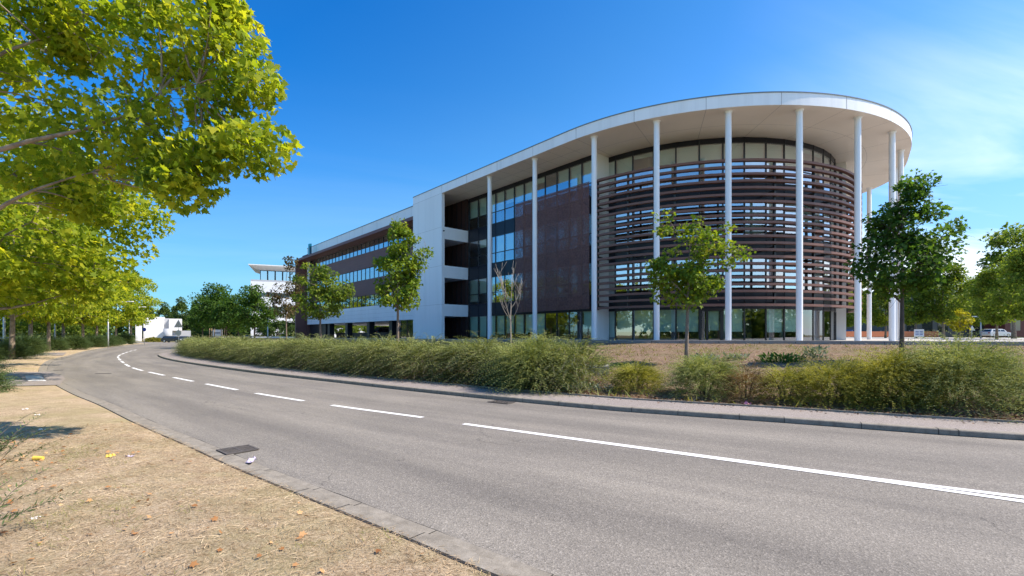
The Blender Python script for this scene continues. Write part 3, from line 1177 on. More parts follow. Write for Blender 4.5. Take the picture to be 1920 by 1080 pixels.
def at_s(s):
    i = min(max(int(np.searchsorted(sC, s)), 1), len(CL) - 1)
    f = (s - sC[i - 1]) / (sC[i] - sC[i - 1])
    return CL[i - 1] * (1 - f) + CL[i] * f, unit(nC[i - 1] * (1 - f) + nC[i] * f)


def s_of(p):
    return float(sC[int(np.argmin(np.linalg.norm(CL - np.array(p), axis=1)))])


def ribbon(m, s0, s1, o0, o1, z, step=0.5):
    n = max(1, int((s1 - s0) / step))
    pr = None
    for k in range(n + 1):
        p, nn_ = at_s(s0 + (s1 - s0) * k / n)
        a0 = o0(k / n) if callable(o0) else o0
        a1 = o1(k / n) if callable(o1) else o1
        cur = ((*(p + nn_ * a0), z), (*(p + nn_ * a1), z))
        if pr:
            m.poly([pr[0], pr[1], cur[1], cur[0]][::-1])
        pr = cur


mk = MB()
s_solid = s_of((-0.92, 9.05))
s_split = s_of((4.3, 5.55))
ribbon(mk, s_split, s_solid, lambda t: -0.085 + 0.02 * t, lambda t: 0.085 - 0.02 * t, 0.006)
DS = s_split - 0.5
gin = lambda t: min(0.055, 0.026 * (1 - t) * DS)
gout = lambda t: 0.085 + min(0.10, 0.050 * (1 - t) * DS)
ribbon(mk, 0.5, s_split, gin, gout, 0.006, step=0.25)
ribbon(mk, 0.5, s_split, lambda t: -gout(t), lambda t: -gin(t), 0.006, step=0.25)
ends = [((-1.84, 9.75), (-4.35, 11.45)), ((-5.28, 12.29), (-7.45, 13.8)), ((-8.42, 14.67), (-10.6, 16.43)), ((-11.65, 17.37), (-13.6, 18.9)),
        ((-14.6, 19.9), (-16.6, 21.6))]
for a, b in ends:
    ribbon(mk, s_of(a), s_of(b), -0.065, 0.065, 0.006)
sd = s_of((-17.5, 22.5))
while sd + 3 < sC[-1]:
    ribbon(mk, sd, sd + 2.9, -0.06, 0.06, 0.006)
    sd += 4.25
structure(mk.build('road_markings', M['paint']))

# ------------------------------------------------------------------ the office building
ANG = math.atan2(-0.748, 0.663)
BO = (-6.5, 43.8, 0.0)
bld = empty('office_building', BO, ANG)
tag(bld, 'white and brown office building with a round louvred end under a curved white roof', 'building')
Z = lambda h: h + EYE
CU, CV, RF = 15.4, 15.7, 15.7


def arc(R, a):
    a = radians(a)
    return (CU + R * sin(a), CV - R * cos(a))


def grow(a):
    t = min(1, max(0, (a - 103) / 35))
    return 1.3 * t * t * (3 - 2 * t)


# roof slab with overhang
outline = [(-5.2, 0.0)] + [(u, 0.0) for u in (0, 5, 10)] + [arc(RF + grow(a), a) for a in range(0, 181, 2)] + [(-5.2, 32.7)]
mb = MB()
mb.prism(outline, Z(13.1), Z(13.80), 0, 1, 2)
roof = mb.build('roof', [M['fascia'], M['soffit'], M['far_grey']], bld)
mb = MB()
pin = [(-5.2, 0.0)] + [(u, 0.0) for u in (0, 5, 10)] + [arc(RF + grow(a), a) for a in range(0, 181, 2)]
for a, b in zip(pin[:-1], pin[1:]):
    mb.wall(a, b, Z(13.80), Z(13.86), -0.35, 0.035)
mb.build('coping', M['coping'], roof)
mb = MB()
for u in (-0.0, 3.9, 8.0, 12.1):
    mb.box(u - 0.012, -0.004, Z(13.1), u + 0.012, 0.002, Z(13.80))
for a in range(3, 150, 15):
    p, q = arc(RF + grow(a), a - 0.045), arc(RF + grow(a), a + 0.045)
    mb.wall(p, q, Z(13.1), Z(13.80), -0.01, 0.006)
# soffit panel joints: radial and parallel to the edge
for a in range(3, 150, 15):
    p0, p1 = arc(11.4, a), arc(RF + grow(a) - 0.02, a)
    t = (cos(radians(a)) * 0.012, sin(radians(a)) * 0.012)
    mb.poly([(p0[0] - t[0], p0[1] - t[1], Z(13.1) - 0.003), (p0[0] + t[0], p0[1] + t[1], Z(13.1) - 0.003),
             (p1[0] + t[0], p1[1] + t[1], Z(13.1) - 0.003), (p1[0] - t[0], p1[1] - t[1], Z(13.1) - 0.003)])
for u in np.arange(1.3, 15.4, 1.35):
    mb.box(u - 0.008, 0.02, Z(13.1) - 0.003, u + 0.008, 3.0, Z(13.1) - 0.001)
for R in (13.2,):
    for a in range(0, 150, 3):
        p, q = arc(R, a), arc(R, a + 3)
        mb.wall(p, q, Z(13.1) - 0.003, Z(13.1) - 0.001, -0.008, 0.008)
mb.box(0.0, 1.55, Z(13.1) - 0.004, 15.4, 1.57, Z(13.1) - 0.002)
mb.build('panel_joint', M['joint'], roof)

# columns
cols = [(6.44, 0.5), (11.8, 0.5)] + [arc(15.12 + grow(a) * 0.98, a) for a in (6.9, 22.6, 37.9, 53.3, 69.2, 85.2, 101.7, 118, 137, 147.5, 158, 170)]
for (u, v) in cols:
    mb = MB()
    mb.tube([(u, v, Z(-0.45)), (u, v, Z(13.10))], [0.175, 0.175], 20, cap=False)
    c = mb.build('column', M['column'], bld, smooth=True)
    mb = MB()
    mb.tube([(u, v, Z(13.0)), (u, v, Z(13.098))], [0.21, 0.24], 20)
    mb.build('collar', M['column'], c, smooth=False)

# end tower: front wall, side, loggias
mb = MB()
mb.box(-5.2, 0.0, Z(-0.6), 0.0, 0.32, Z(13.098))
mb.box(-5.2, 0.32, Z(-0.6), -4.9, 3.04, Z(13.098))
tower = mb.build('tower_wall', M['white_panel'], bld)
mb = MB()
for h in (9.98, 6.42, 2.84):
    mb.box(-5.2, -0.003, Z(h) - 0.008, 0.002, 0.001, Z(h) + 0.008)
mb.box(-5.2, -0.003, Z(13.1) - 0.012, 0.002, 0.001, Z(13.1) + 0.004)
mb.box(0.0, 0.0, Z(2.84) - 0.008, 0.003, 0.30, Z(2.84) + 0.008)
mb.build('panel_joint', M['joint'], tower)
mb = MB()
mb.box(-0.02, 0.16, Z(9.6), 0.10, 0.26, Z(9.7))
mb.build('camera_dome', M['dark_frame'], tower)
for (b, t) in ((8.92, 10.04), (5.32, 6.46), (1.75, 2.87)):
    mb = MB()
    mb.box(-0.16, 0.32, Z(b), 0.0, 3.03, Z(t))
    mb.box(-4.9, 0.32, Z(b) + 0.02, -0.16, 2.9, Z(b) + 0.28)
    mb.build('balcony', M['white_panel'], bld, bevel=0.01)
mb = MB()
mb.box(-4.88, 0.32, Z(-0.6), -4.85, 2.9, Z(13.09))
mb.box(-0.30, 0.318, Z(-0.6), -0.02, 0.345, Z(13.09))
mb.build('loggia_lining', M['red_brown'], bld)
for (b, t) in ((-0.5, 1.75), (2.03, 5.32), (5.6, 8.92), (9.2, 13.09)):
    mb = MB()
    mb.box(-4.85, 2.9, Z(b), -0.02, 3.04, Z(t), 0)
    for u in (-4.1, -3.3, -2.5, -1.7, -0.9, -0.15):
        mb.box(u - 0.03, 2.84, Z(b), u + 0.03, 2.9, Z(t), 1)
    mb.build('loggia_wall', [M['brown_dark'], M['dark_frame']], bld)

# glazing of the straight part
FL = [(-0.42, 1.77, None), (2.89, 5.27, 3.84), (6.49, 8.90, 7.40), (10.04, 12.78, 11.08)]   # sill, head, transom
US = [0.1, 1.6, 2.9, 4.16, 5.42, 6.68, 7.92, 9.15, 10.4, 11.68, 12.95, 14.2, 15.45]
VG = 3.04


def window(name, p0, p1, z0, z1, tr, glass, blind, bar=0.045, depth=0.10, frame='dark_frame', gap=0.14):
    """one window bay: dark frame with mullions, pane, and a roller blind inside. outer side is right of p0->p1"""
    L = math.hypot(p1[0] - p0[0], p1[1] - p0[1])
    ux, uy = (p1[0] - p0[0]) / L, (p1[1] - p0[1]) / L
    P = lambda s: (p0[0] + ux * s, p0[1] + uy * s)
    m = MB()
    m.wall(P(0), P(bar), z0, z1, -0.06, depth - 0.06)
    m.wall(P(L - bar), P(L), z0, z1, -0.06, depth - 0.06)
    m.wall(P(bar), P(L - bar), z0, z0 + bar, -0.06, depth - 0.07)
    m.wall(P(bar), P(L - bar), z1 - bar, z1, -0.06, depth - 0.07)
    if tr:
        m.wall(P(bar), P(L - bar), tr - bar * 0.7, tr + bar * 0.7, -0.06, depth - 0.065)
    w = m.build(name, M[frame], bld)
    m = MB()
    a, b = P(bar), P(L - bar)
    m.poly([(a[0], a[1], z0 + bar), (b[0], b[1], z0 + bar), (b[0], b[1], z1 - bar), (a[0], a[1], z1 - bar)])
    m.build('pane', M[glass], w)
    if blind > 0.02:
        m = MB()
        zb = z1 - bar - (z1 - z0 - 2 * bar) * blind
        nx, ny = uy, -ux
        m.wall(P(bar + 0.02), P(L - bar - 0.02), zb, z1 - bar, -gap - 0.01, -gap)
        m.build('blind', M['blind'], w)
    return w


bl_top = [0.62, 0.62, 0.66, 0.62, 0.45, 0.5, 0.62, 0.15, 0.0, 0.35, 0.62, 0.60]
for k, (z0, z1, tr) in enumerate(FL):
    for i in range(12):
        if k == 3:
            bl = bl_top[i]
        elif k == 0:
            bl = [0.9, 0.9, 0.85, 0.8, 0.75, 0.78, 0.72, 0.8, 0.0, 0.0, 0.0, 0.6][i]
        else:
            bl = [0.62, 0.62, 0.6, 0.9, 0.0, 0.62, 0.0, 0.3, 0.62, 0.62, 0.0, 0.3][(i * 5 + k * 3) % 12]
        window('window', (US[i], VG), (US[i + 1], VG), Z(z0), Z(z1), Z(tr) if tr else None, 'glass_shop' if k == 0 else 'glass', bl)


def spandrel_bands(path, name):
    for (b, t) in ((1.77, 2.89), (5.27, 6.49), (8.90, 10.04), (12.78, 13.095)):
        m = MB()
        for a, c in zip(path[:-1], path[1:]):
            m.wall(a, c, Z(b), Z(t), -0.25, 0.02)
            L = math.hypot(c[0] - a[0], c[1] - a[1])
            e = (a[0] + (c[0] - a[0]) / L * 0.03, a[1] + (c[1] - a[1]) / L * 0.03)
            m.wall(a, e, Z(b), Z(t), 0.015, 0.05)
        m.build(name, M['spandrel'], bld)


spandrel_bands([(u, VG) for u in US], 'spandrel')

# white return wall between straight and round parts
mb = MB()
mb.box(15.45, 3.0, Z(-0.6), 15.62, 4.45, Z(13.098))
pier = mb.build('return_wall', M['white_panel'], bld)

# round part
RG = 11.3
AS = [0.6, 4, 11, 18.5, 26, 33.5, 41, 48, 55.5, 62.5, 69.5, 76.5, 83.5, 90.5, 97.5, 104]
for k, (z0, z1, tr) in enumerate(FL):
    for i in range(15):
        p, q = arc(RG, AS[i]), arc(RG, AS[i + 1])
        if k == 0 and i == 5:
            continue
        if k == 3:
            bl = [0.6, 0.62, 0.1, 0.62, 0.62, 0.64, 0.6, 0.62, 0.62, 0.62, 0.1, 0.1, 0.2, 0.0, 0.0][i]
        elif k == 0:
            bl = [0.9, 0.72, 0.72, 0.72, 0.72, 0, 0.72, 0.0, 0.74, 0.72, 0.0, 0.0, 0.0, 0, 0][i]
        else:
            bl = [0.9, 0.5, 0.35, 0.5, 0.62, 0.4, 0.5, 0.5, 0.4, 0.3, 0.0, 0.2, 0.0, 0, 0][(i + 4 * k) % 15]
        window('curved_window', p, q, Z(z0), Z(z1), Z(tr) if tr else None, 'glass_shop' if k == 0 else 'glass', bl)
spandrel_bands([arc(RG, a) for a in AS], 'curved_spandrel')

# entrance door in the round part
p, q = arc(RG, AS[5]), arc(RG, AS[6])
L = math.hypot(q[0] - p[0], q[1] - p[1])
P = lambda s: (p[0] + (q[0] - p[0]) * s / L, p[1] + (q[1] - p[1]) * s / L)
mb = MB()
for a, b in ((0, 0.14), (0.42, 0.55), (1.30, L)):
    mb.wall(P(a), P(b), Z(-0.42), Z(1.60), -0.06, 0.07)
mb.wall(P(0), P(L), Z(1.60), Z(1.77), -0.06, 0.07)
door = mb.build('door', M['dark_frame'], bld)
mb = MB()
for a, b in ((0.14, 0.42), (0.55, 1.30)):
    A2, B2 = P(a), P(b)
    mb.poly([(A2[0], A2[1], Z(-0.42)), (B2[0], B2[1], Z(-0.42)), (B2[0], B2[1], Z(1.60)), (A2[0], A2[1], Z(1.60))])
mb.build('pane', M['glass_shop'], door)
mb = MB()
mb.wall(P(0.60), P(1.26), Z(0.3), Z(1.58), -0.16, -0.15)
mb.build('blind', M['blind'], door)
mb = MB()
hp = P(0.62)
mb.wall(P(0.60), P(0.63), Z(0.2), Z(0.75), 0.09, 0.12)
mb.build('handle', M['metal_grey'], door)

# white pier closing the glazing, and solid wall going round the back
mb = MB()
mb.prism([arc(11.2, 104), arc(11.95, 103.6), arc(11.95, 110), arc(11.2, 110)], Z(-0.6), Z(13.097))
for a in range(110, 180, 5):
    mb.wall(arc(11.4, a), arc(11.4, a + 5), Z(-0.6), Z(13.097), -0.3, 0.0)
mb.box(-5.2, 26.9, Z(-0.6), 15.4, 27.1, Z(13.097))
mb.box(-5.2, 3.3, Z(-0.6), -5.0, 26.9, Z(13.097))
mb.build('rear_wall', M['white_panel'], bld)

# louvre ring
RL = 12.93
NL = 22
la = list(range(0, 181, 3))


def ringsec(m, R0, R1, z0, z1, a0=0, a1=180, step=3, lead=None):
    aa = list(np.arange(a0, a1 + 0.01, step))
    b = len(m.v)
    for a in aa:
        for (R, z) in ((R0, z0), (R1, z0 - 0.0), (R1, z1), (R0, z1)):
            u, v = arc(R, a)
            m.v.append((u, v, z))
    for i in range(len(aa) - 1):
        for k in range(4):
            k2 = (k + 1) % 4
            m.f.append([b + 4 * i + k, b + 4 * i + k2, b + 4 * (i + 1) + k2, b + 4 * (i + 1) + k][::-1])
            m.m.append(0)
    m.f.append([b + k for k in range(4)])
    m.f.append([b + 4 * (len(aa) - 1) + k for k in range(4)][::-1])
    m.m += [0, 0]


for i in range(NL):
    h = 1.90 + (11.02 - 1.90) * i / (NL - 1)
    m = MB()
    ringsec(m, RL - 0.27, RL, Z(h) - 0.072, Z(h) + 0.078)
    m.build('louvre', M['louvre'], bld)
for a in (1.0, 12, 26, 40.5, 54, 67.5, 81, 94.5, 108, 121, 135, 150, 165):
    m = MB()
    c0, c1 = arc(RL - 0.42, a - 0.25), arc(RL - 0.42, a + 0.25)
    m.wall(c0, c1, Z(1.80), Z(11.05), 0.0, 0.17)
    for h in (1.95, 5.5, 9.1):
        m.wall(arc(RG + 0.02, a - 0.15), arc(RG + 0.02, a + 0.15), Z(h), Z(h) + 0.14, 0.0, RL - 0.42 - RG)
    m.build('louvre_post', M['dark_frame'], bld)

# perforated screen in front of the straight glazing
mb = MB()
mb.box(7.3, 2.60, Z(1.88), 15.25, 2.604, Z(11.05))
scr = mb.build('perforated_screen', M['screen'], bld)
mb = MB()
for u in [7.3, 8.45, 9.65, 10.9, 12.15, 13.4, 14.5, 15.22]:
    mb.box(u, 2.585, Z(1.88), u + 0.022, 2.60, Z(11.05))
for h in (1.88, 3.1, 5.05, 6.2, 8.55, 9.75, 11.02):
    mb.box(7.3, 2.583, Z(h), 15.25, 2.60, Z(h) + 0.022)
mb.build('screen_frame', M['louvre'], scr)
mb = MB()
for u in (7.35, 11.0, 15.15):
    for h in (2.0, 5.6, 9.2):
        mb.box(u, 2.604, Z(h), u + 0.06, 3.0, Z(h) + 0.06)
mb.build('screen_bracket', M['dark_frame'], scr)

# interiors: floor slabs, ceilings, cores
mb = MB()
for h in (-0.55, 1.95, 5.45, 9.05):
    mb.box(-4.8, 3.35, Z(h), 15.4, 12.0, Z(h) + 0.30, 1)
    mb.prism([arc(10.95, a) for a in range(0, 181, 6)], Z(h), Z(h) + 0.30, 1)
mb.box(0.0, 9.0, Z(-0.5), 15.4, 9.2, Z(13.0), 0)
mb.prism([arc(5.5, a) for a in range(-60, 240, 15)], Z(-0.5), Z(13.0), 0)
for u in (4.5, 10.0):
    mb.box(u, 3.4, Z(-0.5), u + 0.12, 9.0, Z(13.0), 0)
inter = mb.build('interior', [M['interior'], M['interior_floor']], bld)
mb = MB()
for a in (15, 44, 72, 100):
    u, v = arc(9.6, a)
    mb.tube([(u, v, Z(-0.4)), (u, v, Z(13.0))], [0.2, 0.2], 12)
for u in (3.0, 8.5, 14.0):
    mb.tube([(u, 4.6, Z(-0.4)), (u, 4.6, Z(13.0))], [0.2, 0.2], 12)
mb.build('inner_column', M['white_panel'], inter, smooth=True)

# left wing -------------------------------------------------
UL, UR, VW = -41.2, -5.2, 1.55
mb = MB()
mb.box(UL, VW, Z(11.76), UR, 15.5, Z(13.76), 0)          # parapet
par = mb.build('parapet', M['white_panel'], bld)
mb = MB()
mb.box(UL - 0.03, VW - 0.04, Z(13.76), UR, 15.55, Z(13.84))
mb.build('coping', M['coping'], par)
mb = MB()
for u in np.arange(-37, -6, 4.1):
    mb.box(u - 0.01, VW - 0.003, Z(11.9), u + 0.01, VW + 0.001, Z(13.76))
mb.build('panel_joint', M['joint'], par)
mb = MB()
mb.box(-42.2, 0.0, Z(11.62), -5.21, 1.545, Z(11.96), 0)
mb.box(-42.2, 0.0, Z(-0.9), -41.85, 1.545, Z(11.62), 0)
mb.box(-42.2, 1.545, Z(-0.9), -41.22, 3.0, Z(1.65), 0)
mb.box(-42.2, 1.545, Z(1.65), -41.22, 15.4, Z(11.96), 0)
mb.build('brown_frame', M['brown_panel'], bld)
mb = MB()
for (b, t) in ((8.38, 10.28), (4.98, 6.93)):
    mb.box(-40.2, VW, Z(b), UR, VW + 0.3, Z(t))
mb.build('brown_cladding', M['brown_panel'], bld)
mb = MB()
for (b, t) in ((8.38, 10.28), (4.98, 6.93)):
    for h in np.arange(b + 0.16, t, 0.32):
        mb.box(-40.2, VW - 0.003, Z(h), UR, VW + 0.001, Z(h) + 0.012)
mb.build('cladding_joint', M['brown_dark'], bld)
mb = MB()
mb.box(UL, VW, Z(1.65), UR, VW + 0.3, Z(3.56))
mb.box(UL, VW, Z(3.56), -40.2, VW + 0.3, Z(11.62))
mb.box(UL, VW + 0.3, Z(1.65), UR, 15.4, Z(1.95))
wp = mb.build('white_cladding', M['white_panel'], bld)
mb = MB()
for h in (2.1, 2.6, 3.1):
    mb.box(UL, VW - 0.003, Z(h), UR, VW + 0.001, Z(h) + 0.01)
mb.build('panel_joint', M['joint'], wp)
nw_ = 28
for (b, t) in ((10.28, 11.62), (6.93, 8.38), (3.56, 4.98)):
    for i in range(nw_):
        u0 = -39.6 + (34.4) * i / nw_
        u1 = -39.6 + (34.4) * (i + 1) / nw_
        bl = rnd.choice([0, 0, 0.2, 0.3, 0.3, 0.45])
        window('ribbon_window', (u0, VW + 0.12), (u1, VW + 0.12), Z(b), Z(t), None, 'glass_ribbon', bl, bar=0.05)
mb = MB()
mb.box(-40.2, VW + 0.05, Z(3.56), -39.6, VW + 0.3, Z(11.62))
mb.build('dark_pier', M['dark_frame'], bld)
mb = MB()
for h in (3.3, 6.6, 10.0):
    mb.box(UL + 0.3, VW + 0.32, Z(h), UR, 15.0, Z(h) + 0.25, 1)
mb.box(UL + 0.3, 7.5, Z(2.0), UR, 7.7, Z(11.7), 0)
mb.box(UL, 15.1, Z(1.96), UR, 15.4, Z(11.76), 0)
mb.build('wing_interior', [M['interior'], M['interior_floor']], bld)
# undercroft: piers, glazed lobby, low wall
for u in (-32.9, -26.4, -19.6, -13.6):
    mb = MB()
    mb.box(u - 0.5, 1.9, Z(-1.2), u + 0.25, 2.6, Z(1.65))
    mb.build('pier', M['dark_frame'], bld)
for u in (-36, -28, -20, -12):
    mb = MB()
    mb.box(u - 0.3, 14.4, Z(-1.2), u + 0.3, 15.0, Z(1.65))
    mb.build('pier', M['dark_frame'], bld)
mb = MB()
mb.box(-41.2, 2.0, Z(-1.2), -34.5, 3.0, Z(1.65))
mb.box(-34.5, 3.6, Z(-1.2), -11.0, 3.9, Z(0.32))
mb.box(-13.3, 3.0, Z(-1.2), -11.0, 15.0, Z(1.65))
mb.build('undercroft_wall', M['dark_frame'], bld)
for i in range(4):
    u0 = -10.95 + 1.42 * i
    window('lobby_window', (u0, 1.75), (u0 + 1.42, 1.75), Z(-0.6), Z(1.65), Z(1.2), 'glass_shop', 0)
mb = MB()
mb.box(-42.2, 2.0, 0.2, 15.4, 26, 1.29)
mb.build('plinth', M['concrete_dark'], bld)

# roof sign: teal emblem and a row of dark letters standing on the brown frame
mb = MB()
mb.prism([(-37.9, 0.60), (-37.4, 0.60), (-37.1, 0.85), (-37.6, 0.85)], Z(11.98), Z(13.9))
sg = mb.build('emblem', M['teal'], bld)
mb = MB()
mb.poly([(-37.3, 0.58, Z(11.98)), (-36.7, 0.58, Z(11.98)), (-37.1, 0.58, Z(13.5)), (-37.4, 0.58, Z(13.5))])
mb.poly([(-37.3, 0.72, Z(11.98)), (-36.7, 0.72, Z(11.98)), (-37.1, 0.72, Z(13.5)), (-37.4, 0.72, Z(13.5))][::-1])
mb.build('emblem_navy_leg', M['navy'], sg)  # slanted navy piece beside the teal emblem
mb = MB()
u = -40.6
for k in range(11):
    wv = rnd.choice([0.12, 0.16, 0.18])
    mb.box(u, 0.6, Z(11.97), u + 0.05, 0.68, Z(12.42))
    mb.box(u + 0.05, 0.6, Z(12.34 - 0.17 * (k % 3)), u + wv, 0.68, Z(12.42 - 0.17 * (k % 3)))
    if k % 2:
        mb.box(u + wv, 0.6, Z(11.97), u + wv + 0.04, 0.68, Z(12.42))
    u += 0.26
mb.build('roof_letters', M['navy'], bld)

# ------------------------------------------------------------------ ground cover (things nobody could count)
def scatter_strip(pl, n, t0, t1, s0, s1, r, side=1, power=1.0):
    s = arclen(pl)
    q = s0 + (s1 - s0) * r.random(n)
    t = t0 + (t1 - t0) * r.random(n) ** power
    nn = normals(pl)
    x = np.interp(q, s, pl[:, 0]) + np.interp(q, s, nn[:, 0]) * t * side
    y = np.interp(q, s, pl[:, 1]) + np.interp(q, s, nn[:, 1]) * t * side
    return x, y, t


def vz(x, y, t):
    return 0.036 + vbump(x, y, t)


r = np.random.default_rng(11)
sL = arclen(LK)
sv0 = float(sL[int(np.argmin(np.linalg.norm(LK - np.array([2.6, 1.5]), axis=1)))])
sv1 = float(sL[int(np.argmin(np.linalg.norm(LK - np.array([-7, 9.3]), axis=1)))])
sv2 = float(sL[int(np.argmin(np.linalg.norm(LK - np.array([-30, 31]), axis=1)))])


def blades(name, x, y, z, size, mat, r, flat=0.35, width=0.6, kind='blade'):
    n = len(x)
    P = np.column_stack([x, y, z])
    a = r.random(n) * 2 * pi
    D = np.column_stack([np.cos(a), np.sin(a), flat * (0.2 + r.random(n) * 1.6)])
    Nn = np.column_stack([r.normal(size=n) * 0.5, r.normal(size=n) * 0.5, np.ones(n)])
    V, k = leaf_verts(P, D, unit(Nn), size * (0.5 + r.random(n)), kind, fold=0.1, width=width)
    V[:, 2] = np.maximum(V[:, 2], 0.02)
    return np_mesh(name, V, k, mat)


def stuff(o, label, cat):
    o['kind'] = 'stuff'
    o['label'] = label
    o['category'] = cat
    return o


x, y, t = scatter_strip(LK, 150000, 0.235, 9.0, sv0, sv1, r, power=1.0)
stuff(blades('dry_grass', x, y, vz(x, y, t), 0.060, M['straw'], r, 0.25, 0.40), 'short straw coloured dry grass covering the verge left of the road', 'grass')
# greener tufts in patches
x, y, t = scatter_strip(LK, 60000, 0.30, 9.0, sv0, sv1, r)
keep = (pnoise(x, y, 1.1, 5) + 0.6 * pnoise(x, y, 3.7, 2)) > 0.5
x, y, t = x[keep], y[keep], t[keep]
stuff(blades('green_grass', x, y, vz(x, y, t), 0.055, M['green_blade'], r, 0.7, 0.4), 'thin green grass patches among the straw on the verge', 'grass')
x, y, t = scatter_strip(LK, 4200, 0.35, 9.0, sv0, sv1, r, power=0.8)
keep = r.random(len(x)) < np.clip(0.12 + 0.16 * t, 0, 1)
x, y, t = x[keep], y[keep], t[keep]
stuff(blades('fallen_leaves', x, y, vz(x, y, t) + 0.010, 0.044, M['litter_leaf'], r, 0.12, 0.9, 'mid'), 'curled orange and tan fallen leaves scattered over the verge', 'leaves')

# bank cover
nB = 150000
ii = r.random(nB) * (len(Bk) - 1)
tt_ = r.random(nB)
i0_ = ii.astype(int)
fr = (ii - i0_)[:, None]
bp = Bk[i0_] * (1 - fr) + Bk[np.minimum(i0_ + 1, len(Bk) - 1)] * fr
wp_ = Wk[i0_] * (1 - fr) + Wk[np.minimum(i0_ + 1, len(Wk) - 1)] * fr
pp = bp * (1 - tt_[:, None]) + wp_ * tt_[:, None]
near = (pp[:, 1] < 34) & (pp[:, 0] > -9) & (pp[:, 0] < 28)
pp, tt_ = pp[near], tt_[near]


def bz(p, t):
    return bank_z(t) + 0.05 * pnoise(p[:, 0], p[:, 1], 1.3) * np.sin(pi * t) + 0.025 * pnoise(p[:, 0], p[:, 1], 4.1, 2) * np.sin(pi * t) ** 0.5


stuff(blades('bank_grass', pp[:, 0], pp[:, 1], bz(pp, tt_) + 0.02, 0.13, M['bank_straw'], r, 0.45, 0.8), 'dry tufted grass on the bank between the shrubs and the low wall', 'grass')
keep = (pnoise(pp[:, 0], pp[:, 1], 0.9, 3) + 0.5 * pnoise(pp[:, 0], pp[:, 1], 2.9, 1) > 0.15) & (tt_ < 0.9) & (r.random(len(tt_)) < 0.5)
q = pp[keep]
stuff(blades('bank_weeds', q[:, 0], q[:, 1], bz(q, tt_[keep]) + 0.02, 0.19, M['green_blade'], r, 1.0, 0.9), 'pale green weeds growing in the dry bank', 'weeds')
# leaf litter against the pavement edging
sR = arclen(RK)
sr0 = float(sR[int(np.argmin(np.linalg.norm(RK - np.array([12, 6]), axis=1)))])
sr1 = float(sR[int(np.argmin(np.linalg.norm(RK - np.array([-8, 18.5]), axis=1)))])
x, y, t = scatter_strip(RK, 3200, 1.32, 1.95, sr0, sr1, r, side=-1, power=1.4)
stuff(blades('leaf_litter', x, y, 0.13 + 0.04 * (t - 1.3) + 0 * x, 0.075, M['litter_dark'], r, 0.15, 0.9, 'quad'), 'brown dead leaves gathered under the shrubs behind the pavement', 'leaves')
x, y, t = scatter_strip(RK, 420, 0.75, 1.25, sr0, sr1, r, side=-1, power=0.5)
stuff(blades('pavement_leaves', x, y, 0.112 + 0 * x, 0.045, M['litter_dark'], r, 0.08, 0.8, 'quad'), 'small dead leaves lying along the back of the pavement', 'leaves')


# ------------------------------------------------------------------ hedge and shrubs right of the road
def hedge(name, pl, off, mat, seed, spacing=1.25, n_near=900, n_far=420, K=11, leafsize=0.07):
    """a continuous hedge grown from plants standing close together"""
    r = np.random.default_rng(seed)
    s = arclen(pl)
    nn = normals(pl)
    Vs, Ss = [], []
    q = 0.3
    while q < s[-1]:
        f = q / s[-1]
        o_ = off + r.normal() * 0.10
        cx = np.interp(q, s, pl[:, 0]) + np.interp(q, s, nn[:, 0]) * o_
        cy = np.interp(q, s, pl[:, 1]) + np.interp(q, s, nn[:, 1]) * o_
        n = int(n_near * (1 - f) + n_far * f)
        h = 1.56 + 0.34 * r.random()
        rx = 1.12 + 0.18 * r.random()
        a = r.random(n) * 2 * pi
        rad = np.sqrt(r.random(n))
        hh = r.random(n) ** 0.8
        lim = np.sqrt(np.clip(1 - (hh * 0.82) ** 2.2, 0.05, 1))
        P0 = np.stack([cx + np.cos(a) * rad * rx * lim * 0.8, cy + np.sin(a) * rad * rx * lim * 0.8, 0.10 + hh * h * 0.70 * (1 - 0.18 * rad)], 1)
        A = np.stack([np.cos(a) * (0.25 + rad) - 0.30, np.sin(a) * (0.25 + rad), 0.30 + 1.2 * hh * r.random(n)], 1) + r.normal(size=(n, 3)) * 0.28
        L = h * (0.28 + 0.30 * r.random(n)) * (1 + 0.55 * (r.random(n) > 0.97))
        V, S = fronds(P0, A, L, K, leafsize, r, 0.95)
        Vs.append(V)
        Ss.append(S)
        q += spacing * (0.8 + 0.4 * r.random())
    V, S = np.concatenate(Vs), np.concatenate(Ss)
    V[:, 2] = np.maximum(V[:, 2], 0.12)
    S[:, 2] = np.maximum(S[:, 2], 0.12)
    loc = np.array([V[:, 0].mean(), V[:, 1].mean(), 0.0])
    root = empty(name, loc)
    np_mesh('foliage', V - loc, 4, mat, root)
    np_mesh('twigs', S - loc, 4, M['bark_dark'], root)
    return root


def sub(pl, pa, pb):
    i = int(np.argmin(np.linalg.norm(pl - np.array(pa), axis=1)))
    j = int(np.argmin(np.linalg.norm(pl - np.array(pb), axis=1)))
    return pl[i:j + 1] if j > i else pl[j:i + 1][::-1]


hl = sub(RK, (0.6, 11.7), (-31.2, 42.2))
hd = hedge('hedge', hl, -2.55, M['shrub'], 21)
tag(hd, 'long feathery pale green hedge behind the pavement, running into the bend', 'hedge')


def sh(px, py, z=0.12):
    Y = (EYE - z) * 889 / (py - 628)
    return ((px - 960) / 889 * Y, Y)


def place_shrub(px, py, rx, ry, h, n, K, ls, mat, seed, label, z=0.12, **kw):
    x, y = sh(px, py, z)
    o = shrub('shrub', (x, y + ry * 0.9, z - 0.02), rx, ry, h, n, K, ls, M[mat], seed, **kw)
    tag(o, label, 'shrub', kw.get('group') or 'shrubs on the bank')
    return o


